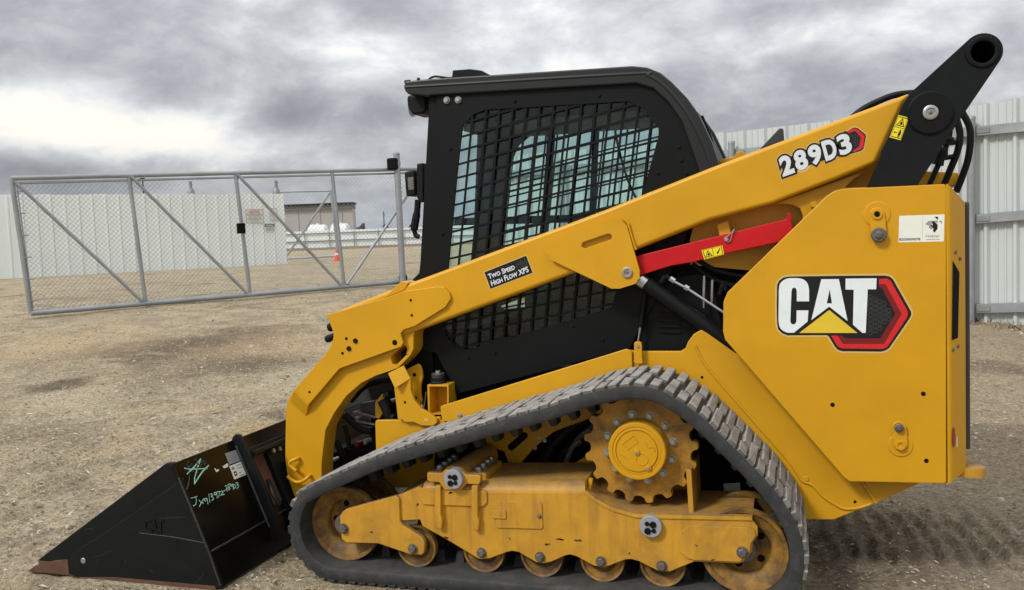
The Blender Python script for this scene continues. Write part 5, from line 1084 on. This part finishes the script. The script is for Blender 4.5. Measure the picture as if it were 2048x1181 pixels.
for yg in (.25, 1.73):
    px = [(462, 884), (465, 874), (471, 868.5), (478, 871), (487, 888), (508, 930), (533, 985), (552, 1035), (562, 1078), (556, 1084), (540, 1060), (500, 975)]
    o = obj('hinge_gusset', MB().prism(rnd(cv(px, .25), .008), yg, yg+.022, black_worn), bucket, .004)
q0 = BK(478, 885); 
obj('weld_seam', MB().tube([(v[0], .247, v[2]) for v in (top3-T3*s+n_up*.006 for s in np.linspace(.03, .44, 16))], .006, weld, 6), bucket)
for px, py in ((545, 903), (557, 899)): q = PL(px, py, pA+n_up*.035, n_up); obj('coupler_bolt', MB().tube([q, q+n_up*.012], .012, zinc, 6), bucket)
obj('coupler_hinge', MB().box((-1.42, .50, .10), (-1.28, .54, .36), black_worn).box((-1.42, 1.46, .10), (-1.28, 1.50, .36), black_worn).box((-1.36, .5, .14), (-1.30, 1.5, .32), dark), bucket, .004)
obj('hydraulic_hose', MB().tube(catmull([tuple(BK(536, 960, .05)), tuple(BK(548, 990, .07)), tuple(BK(560, 1010, .08))], 6), .012, hose_m, 8), bucket)
fs_ = mirror(sdp); fs_.matrix_basis = Matrix.Translation((0, 2.0, 0)) @ Matrix.Diagonal((1, -1, 1, 1)); mirror(cut)
# embossed lettering on the side plate
mb = MB(); text_on(mb, 'CAT', P3(290, 1064, YK), np.array(P3(328, 1066, YK))-np.array(P3(290, 1064, YK)), np.array(P3(289, 1037, YK))-np.array(P3(290, 1064, YK)), black_worn, (0, -.002, 0), .02)
o = obj('lettering', mb, bucket, smooth=0); sm_ = o.modifiers.new('raise', 'SOLIDIFY'); sm_.thickness = .004; sm_.offset = 0
obj('lettering', MB().tube([P3(x, y, YK) for x, y in ((301, 1065), (310, 1055), (320, 1064))], .003, black_worn, 6), bucket)
def scratch(pts, r=.0011, m_=None): obj('scratch', MB().tube([P3(x, y, YK-.0003) for x, y in catmull(pts, 4)], r, m_ or flat_scr, 4), bucket)
flat_scr = M('scratched_steel', (.12, .13, .13), .5, .3, var=.5, vscale=90); faint = M('faint_scratch', (.035, .038, .040), .5, var=.5, vscale=90)
scratch([(279, 1066), (310, 1070), (350, 1075), (408, 1086)], .0016)
for p_ in ([(380, 1172), (395, 1163), (405, 1152), (408, 1144)], [(372, 1130), (374, 1140)], [(188, 1115), (205, 1110), (222, 1102)], [(195, 1128), (196, 1120)], [(250, 1118), (252, 1126)], [(318, 1037), (345, 1036), (374, 1034)], [(300, 1140), (306, 1146)], [(170, 1060), (176, 1058), (186, 1059)]): scratch(p_, .0009, faint)

# chalk marks and labels on the bucket's back
def bk6(x, y): return BK(300+x/5.369, 840+y/5.369, .0016)
def stroke(mb, pts, r, mat):
    q = [bk6(x, y) for x, y in pts]; Yv = np.array([0, 1, 0])
    for a, b in zip(q[:-1], q[1:]):
        d = b-a; ln = np.linalg.norm(d)
        if ln < 1e-5: continue
        d /= ln; n = np.cross(d, n_up)*r*random.uniform(.7, 1.2); a2, b2 = a-d*r*.6, b+d*r*.6
        mb.add([a2-n, b2-n, b2+n, a2+n], [(0, 1, 2, 3)], mat)
mb = MB()
for s_ in ([(370, 520), (420, 530), (520, 528), (612, 522)], [(630, 490), (560, 560), (510, 635), (478, 690)], [(478, 690), (480, 620), (505, 530), (545, 418)], [(545, 418), (480, 500), (430, 550), (398, 582)]): stroke(mb, s_, .0026, chalk)
for k in range(26): x, y = random.uniform(385, 610), random.uniform(430, 600); stroke(mb, [(x, y), (x+random.uniform(-22, 22), y-random.uniform(5, 25))], .0022, chalk2)
stroke(mb, [(425, 590), (418, 660), (400, 735), (385, 752)], .0028, chalk2)
obj('chalk_star', mb, bucket, smooth=0)
mb = MB(); G = [[(440, 842), (470, 834), (505, 822)], [(492, 826), (498, 870), (492, 905), (475, 922), (455, 922)],
    [(528, 862), (545, 890), (575, 895)], [(575, 845), (552, 890), (530, 932)], [(610, 842), (585, 850), (578, 870), (600, 872), (612, 845), (618, 870), (622, 905)], [(630, 800), (636, 840), (644, 886)],
    [(645, 800), (668, 796), (672, 812), (655, 826), (680, 832), (684, 850), (662, 866)], [(712, 778), (690, 784), (688, 806), (706, 806), (714, 780), (718, 810), (722, 842)], [(718, 776), (750, 770), (742, 800), (736, 834)], [(752, 776), (772, 764), (784, 776), (764, 806), (750, 812), (800, 800)],
    [(786, 766), (806, 760)], [(806, 714), (822, 706), (830, 722), (816, 752), (836, 764)], [(850, 690), (834, 704), (846, 720), (862, 738), (848, 752), (836, 738), (856, 716), (868, 694), (852, 686)], [(886, 690), (868, 698), (872, 716), (888, 706), (890, 690), (896, 746)], [(896, 694), (904, 740)], [(894, 694), (918, 700), (922, 722), (904, 742)], [(920, 680), (940, 672), (946, 686), (930, 698), (952, 704), (950, 724), (932, 740)]]
for s_ in G: stroke(mb, s_, .0017, chalk)
obj('chalk_number', mb, bucket, smooth=0)
def lab(name, polys):
    mb = MB()
    for k, (pts, mat) in enumerate(polys): mb.add([bk6(x, y)+n_up*.0004*min(k, 2) for x, y in pts], [tuple(range(len(pts)))], mat)
    obj(name, mb, bucket, smooth=0)
lab('data_plate', [([(803, 362), (925, 322), (980, 438), (850, 482)], d_tag)]+[([(835+12*k, 392+17*k-8), (925+10*k, 362+17*k-8), (928+10*k, 367+17*k-8), (838+12*k, 398+17*k-8)], d_mid) for k in range(5)])
lab('stock_label', [([(850, 498), (985, 446), (1040, 588), (906, 642)], d_lab), ([(895, 560), (925, 548), (940, 595), (912, 608)], d_black)]+[(q_, d_tag) for q_ in ([(868, 512), (900, 500), (912, 530), (880, 543)], [(920, 492), (975, 470), (978, 478), (924, 500)], [(935, 520), (990, 500), (993, 508), (938, 528)], [(950, 568), (985, 555), (988, 562), (953, 576)], [(960, 600), (1020, 578), (1024, 586), (964, 608)])]+[([(908, 572), (922, 567), (927, 583), (914, 589)], d_lab)])
lab('torn_label', [([(778, 502), (830, 466), (842, 486), (836, 506), (798, 522)], d_lab)]); lab('torn_label', [([(690, 524), (704, 520), (712, 540), (734, 528), (742, 546), (712, 562)], d_lab)])

# ---------------- decals, flat print on the panels
def T(ox, oy, sc): return lambda pts: [(ox+x/sc, oy+y/sc) for x, y in pts]
z5 = T(1530, 530, 6.2161); mb = MB(); LY = lambda k: YP-.0006-.0004*k
blk = [(150, 720), (146, 500), (150, 250), (175, 200), (225, 160), (300, 146), (900, 138), (1490, 134), (1550, 146), (1592, 182), (1815, 580), (1819, 620), (1800, 664), (1545, 1035), (1500, 1065), (1445, 1080), (960, 1075), (905, 1057), (870, 1020), (792, 890), (766, 875), (280, 878), (210, 850), (163, 800)]
poly3(mb, z5(offset_poly(blk, 24)), LY(0), d_gold); poly3(mb, z5(blk), LY(1), d_black)
poly3(mb, z5([(1418, 175), (1520, 172), (1560, 197), (1770, 570), (1778, 612), (1765, 655), (1530, 1010), (1495, 1038), (1450, 1047), (960, 1040), (905, 1018), (820, 880), (900, 880), (968, 985), (1480, 985), (1700, 610), (1500, 242), (1418, 240)]), LY(2), d_red)
poly3(mb, z5([(1418, 240), (1500, 242), (1700, 610), (1480, 985), (968, 985), (900, 880), (945, 880), (1005, 915), (1432, 915), (1622, 608), (1455, 290), (1418, 275)]), LY(2), d_dred)
for i in range(5):
    for j in range(9):
        cx, cy = 1310+58*i, 400+56*j+(28 if i % 2 else 0)
        if abs(cy-605) > 300-1.05*max(0, cx-1330) or cx > 1590 or cy > 860: continue
        poly3(mb, z5([(cx+30*cos(pi/3*k), cy+30*sin(pi/3*k)) for k in range(6)]), LY(2), d_grey, [z5([(cx+21*cos(pi/3*k), cy+21*sin(pi/3*k)) for k in range(6)])])
Cc = catmull([(172, 320), (185, 240), (235, 190), (300, 168), (420, 168), (490, 190), (532, 240), (548, 310)], 4)+[(548, 455), (395, 455), (395, 330)]+catmull([(395, 330), (385, 297), (363, 285), (340, 297), (329, 330)], 3)[1:]+[(315, 700)]+catmull([(315, 700), (325, 730), (350, 742), (378, 730), (391, 700)], 3)[1:]+[(393, 567), (540, 567), (530, 705), (360, 845), (280, 845)]+catmull([(280, 845), (215, 815), (180, 765), (168, 690)], 3)[1:]
poly3(mb, z5(Cc), LY(3), d_white); poly3(mb, z5([(700, 180), (918, 178), (1027, 698), (798, 520), (576, 688)]), LY(3), d_white, [z5([(805, 305), (832, 480), (768, 480)])])
poly3(mb, z5([(1002, 172), (1388, 168), (1382, 305), (1278, 305), (1252, 847), (1210, 847), (1093, 745), (1103, 310), (1000, 308)]), LY(3), d_white); poly3(mb, z5([(798, 562), (1150, 848), (425, 848)]), LY(3), d_yel)
obj('decal', mb, tower, smooth=0)
# asset label
z6 = T(1780, 400, 11.81); mb = MB(); poly3(mb, z6([(215, 378), (1290, 345), (1272, 985), (198, 1008)]), LY(0), d_lab)
poly3(mb, z6([(772, 395), (776, 395), (765, 960), (761, 960)]), LY(1), d_mid)
for pts, m_ in (([(1045, 402), (1135, 400), (1132, 480)], d_black), ([(1150, 500), (1228, 495), (1228, 570)], d_mid), ([(830, 575), (915, 498), (1130, 490), (1050, 520), (905, 605)], d_mid), ([(990, 520), (1040, 505), (1125, 590), (1120, 690), (1048, 775), (1010, 730), (1030, 690)], d_black), ([(925, 600), (965, 580), (1040, 660), (1000, 690), (960, 695), (915, 650)], d_mid), ([(945, 588), (975, 578), (1050, 655), (1022, 668)], d_black), ([(1060, 500), (1125, 497), (1124, 570)], d_mid)): poly3(mb, z6(pts), LY(1), m_)
def z6p(x, y): p_ = z6([(x, y)])[0]; return np.array(P3(*p_, LY(2)))
text_on(mb, '82030009078', z6p(218, 965), z6p(715, 955)-z6p(218, 965), z6p(218, 908)-z6p(218, 965), d_black, (0, 0, 0), .01)
text_on(mb, 'Nektar', z6p(845, 888), z6p(1185, 878)-z6p(845, 888), z6p(845, 822)-z6p(845, 888), d_mid, (0, 0, 0))
text_on(mb, 'nektardna.com', z6p(850, 948), z6p(1170, 940)-z6p(850, 948), z6p(850, 922)-z6p(850, 948), d_black, (0, 0, 0))
obj('label', mb, tower, smooth=0)
# model number on the arm
z9 = T(1540, 240, 9.0857); mb = MB(); YAd = YA
def z9p(x, y, l): p_ = z9([(x, y)])[0]; return np.array(P3(*p_, YAd-.0005-.0004*l))
o9, u9, v9 = (235, 1040), (1517, 578), (140, 690)
vref, _ = text_geo('289D3', 0, spacing=.98); ref = (vref[:, 0].min(), vref[:, 0].max(), 0, .727)
hexo = [(1330, 250), (1520, 140), (1590, 148), (1735, 265), (1745, 300), (1700, 520), (1650, 565), (1350, 655), (1250, 640)]
poly3(mb, z9(offset_poly(hexo, 22)), YAd-.0005, d_gold); poly3(mb, z9(hexo), YAd-.0013, d_black)
poly3(mb, z9([(1395, 212), (1520, 160), (1570, 160), (1722, 290), (1690, 500), (1640, 540), (1530, 590), (1500, 570), (1620, 490), (1650, 320), (1550, 200), (1430, 245)]), YAd-.0016, d_red)
for i in range(4):
    for j in range(5):
        cx, cy = 1470+40*i, 270+50*j+(25 if i % 2 else 0); poly3(mb, z9([(cx+15*cos(pi/3*k), cy+15*sin(pi/3*k)) for k in range(6)]), YAd-.0016, d_grey)
for off, l, m_ in ((.150, 0, d_gold), (.118, 3, d_black), (.046, 5, d_silver)):
    o_, u_, v_ = z9p(*o9, l), z9p(*u9, l)-z9p(*o9, l), z9p(*v9, l)-z9p(*o9, l)
    for k, ch in enumerate('289D3'):
        vr, _ = text_geo(ch, .046); text_on(mb, ch, o_+u_*(.2055*k), u_*.178, v_, m_, (0, 0, 0), off, (vr[:, 0].min(), vr[:, 0].max(), vr[:, 1].min(), vr[:, 1].max()))
poly3(mb, z9([(250, 1000), (190, 760), (1250, 350), (1350, 330), (1480, 500), (1300, 620), (700, 830)]), YAd-.0015, d_black)
obj('model_number', mb, arm, smooth=0)
# two speed label
z10 = T(960, 490, 10.7357); mb = MB(); q10 = [(95, 590), (990, 235), (1130, 600), (225, 945)]
poly3(mb, z10(offset_poly(q10, 20)), YA-.0005, d_gold); poly3(mb, z10(q10), YA-.0010, d_black)
for i in range(7):
    for j in range(5):
        cx, cy = 790+42*i, 330+46*j-14*i+(23 if i % 2 else 0)
        if cx > 1010 or cy > 470+(cx-790)*.05 or cy < 600-.39*cx+85: continue
        poly3(mb, z10([(cx+17*cos(pi/3*k), cy+17*sin(pi/3*k)) for k in range(6)]), YA-.0014, d_grey)
def z10p(x, y): p_ = z10([(x, y)])[0]; return np.array(P3(*p_, YA-.0018))
for s_, a, b, c in (('Two Speed', (193, 738), (755, 520), (162, 632)), ('High Flow XPS', (252, 886), (1050, 575), (222, 772))):
    text_on(mb, s_, z10p(*a), z10p(*b)-z10p(*a), z10p(*c)-z10p(*a), d_white, (0, 0, 0), .020, smallcaps=True)
obj('decal', mb, arm, smooth=0)
# warning labels
def warn(name, px, Y, par, split_v):
    mb = MB(); a, b, c, d = (np.array(P3(x, y, Y)) for x, y in px)
    at_ = lambda s, t, l: a+(b-a)*s+(d-a)*t+(c-b-d+a)*s*t+np.array([0, -.0006-.0004*l, 0])
    def R(s0, t0, s1, t1, m_, l): mb.add([at_(s0, t0, l), at_(s1, t0, l), at_(s1, t1, l), at_(s0, t1, l)], [(0, 1, 2, 3)], m_)
    R(0, 0, 1, 1, d_warn, 0); e = .045
    for r_ in ((e, e, 1-e, e+.03), (e, 1-e-.03, 1-e, 1-e), (e, e, e+.03, 1-e), (1-e-.03, e, 1-e, 1-e)): R(*r_, d_black, 1)
    boxes = [(.08, .06, .92, .48), (.08, .53, .92, .94)] if split_v else [(.06, .1, .48, .9), (.54, .1, .94, .9)]
    if split_v: R(e, .495, 1-e, .515, d_black, 1)
    else: R(.495, e, .515, 1-e, d_black, 1)
    (s0, t0, s1, t1), (s2, t2, s3, t3) = boxes; L2 = lambda s, t, l: at_(s0+(s1-s0)*s, t0+(t1-t0)*t, l)
    mb.add([L2(.5, .05, 2), L2(.95, .9, 2), L2(.05, .9, 2)], [(0, 1, 2)], d_black); mb.add([L2(.5, .24, 3), L2(.82, .82, 3), L2(.18, .82, 3)], [(0, 1, 2)], d_warn)
    mb.add([L2(.45, .42, 4), L2(.57, .45, 4), L2(.70, .74, 4), L2(.34, .74, 4)], [(0, 1, 2, 3)], d_black)
    M2 = lambda s, t, l: at_(s2+(s3-s2)*s, t2+(t3-t2)*t, l)
    if split_v:
        for s_, t_, w_, h_ in ((.66, .10, .14, .20), (.60, .32, .26, .38), (.64, .70, .08, .22), (.75, .70, .08, .22), (.12, .42, .14, .16), (.32, .44, .10, .12)): mb.add([M2(s_, t_, 2), M2(s_+w_, t_, 2), M2(s_+w_, t_+h_, 2), M2(s_, t_+h_, 2)], [(0, 1, 2, 3)], d_black)
    else: mb.add([M2(.30, .80, 2), M2(.42, .52, 2), M2(.55, .50, 2), M2(.78, .12, 2), M2(.84, .20, 2), M2(.62, .60, 2), M2(.45, .84, 2)], [tuple(range(7))], d_black)
    obj(name, mb, par, smooth=0)
warn('warning_label', [(1796.7, 230.7), (1818, 235.5), (1801, 281), (1779, 275)], YLk, link, True)
warn('warning_label', [(1403, 500.8), (1444.5, 491), (1448, 509.4), (1408.7, 519.7)], YR, brace, False)
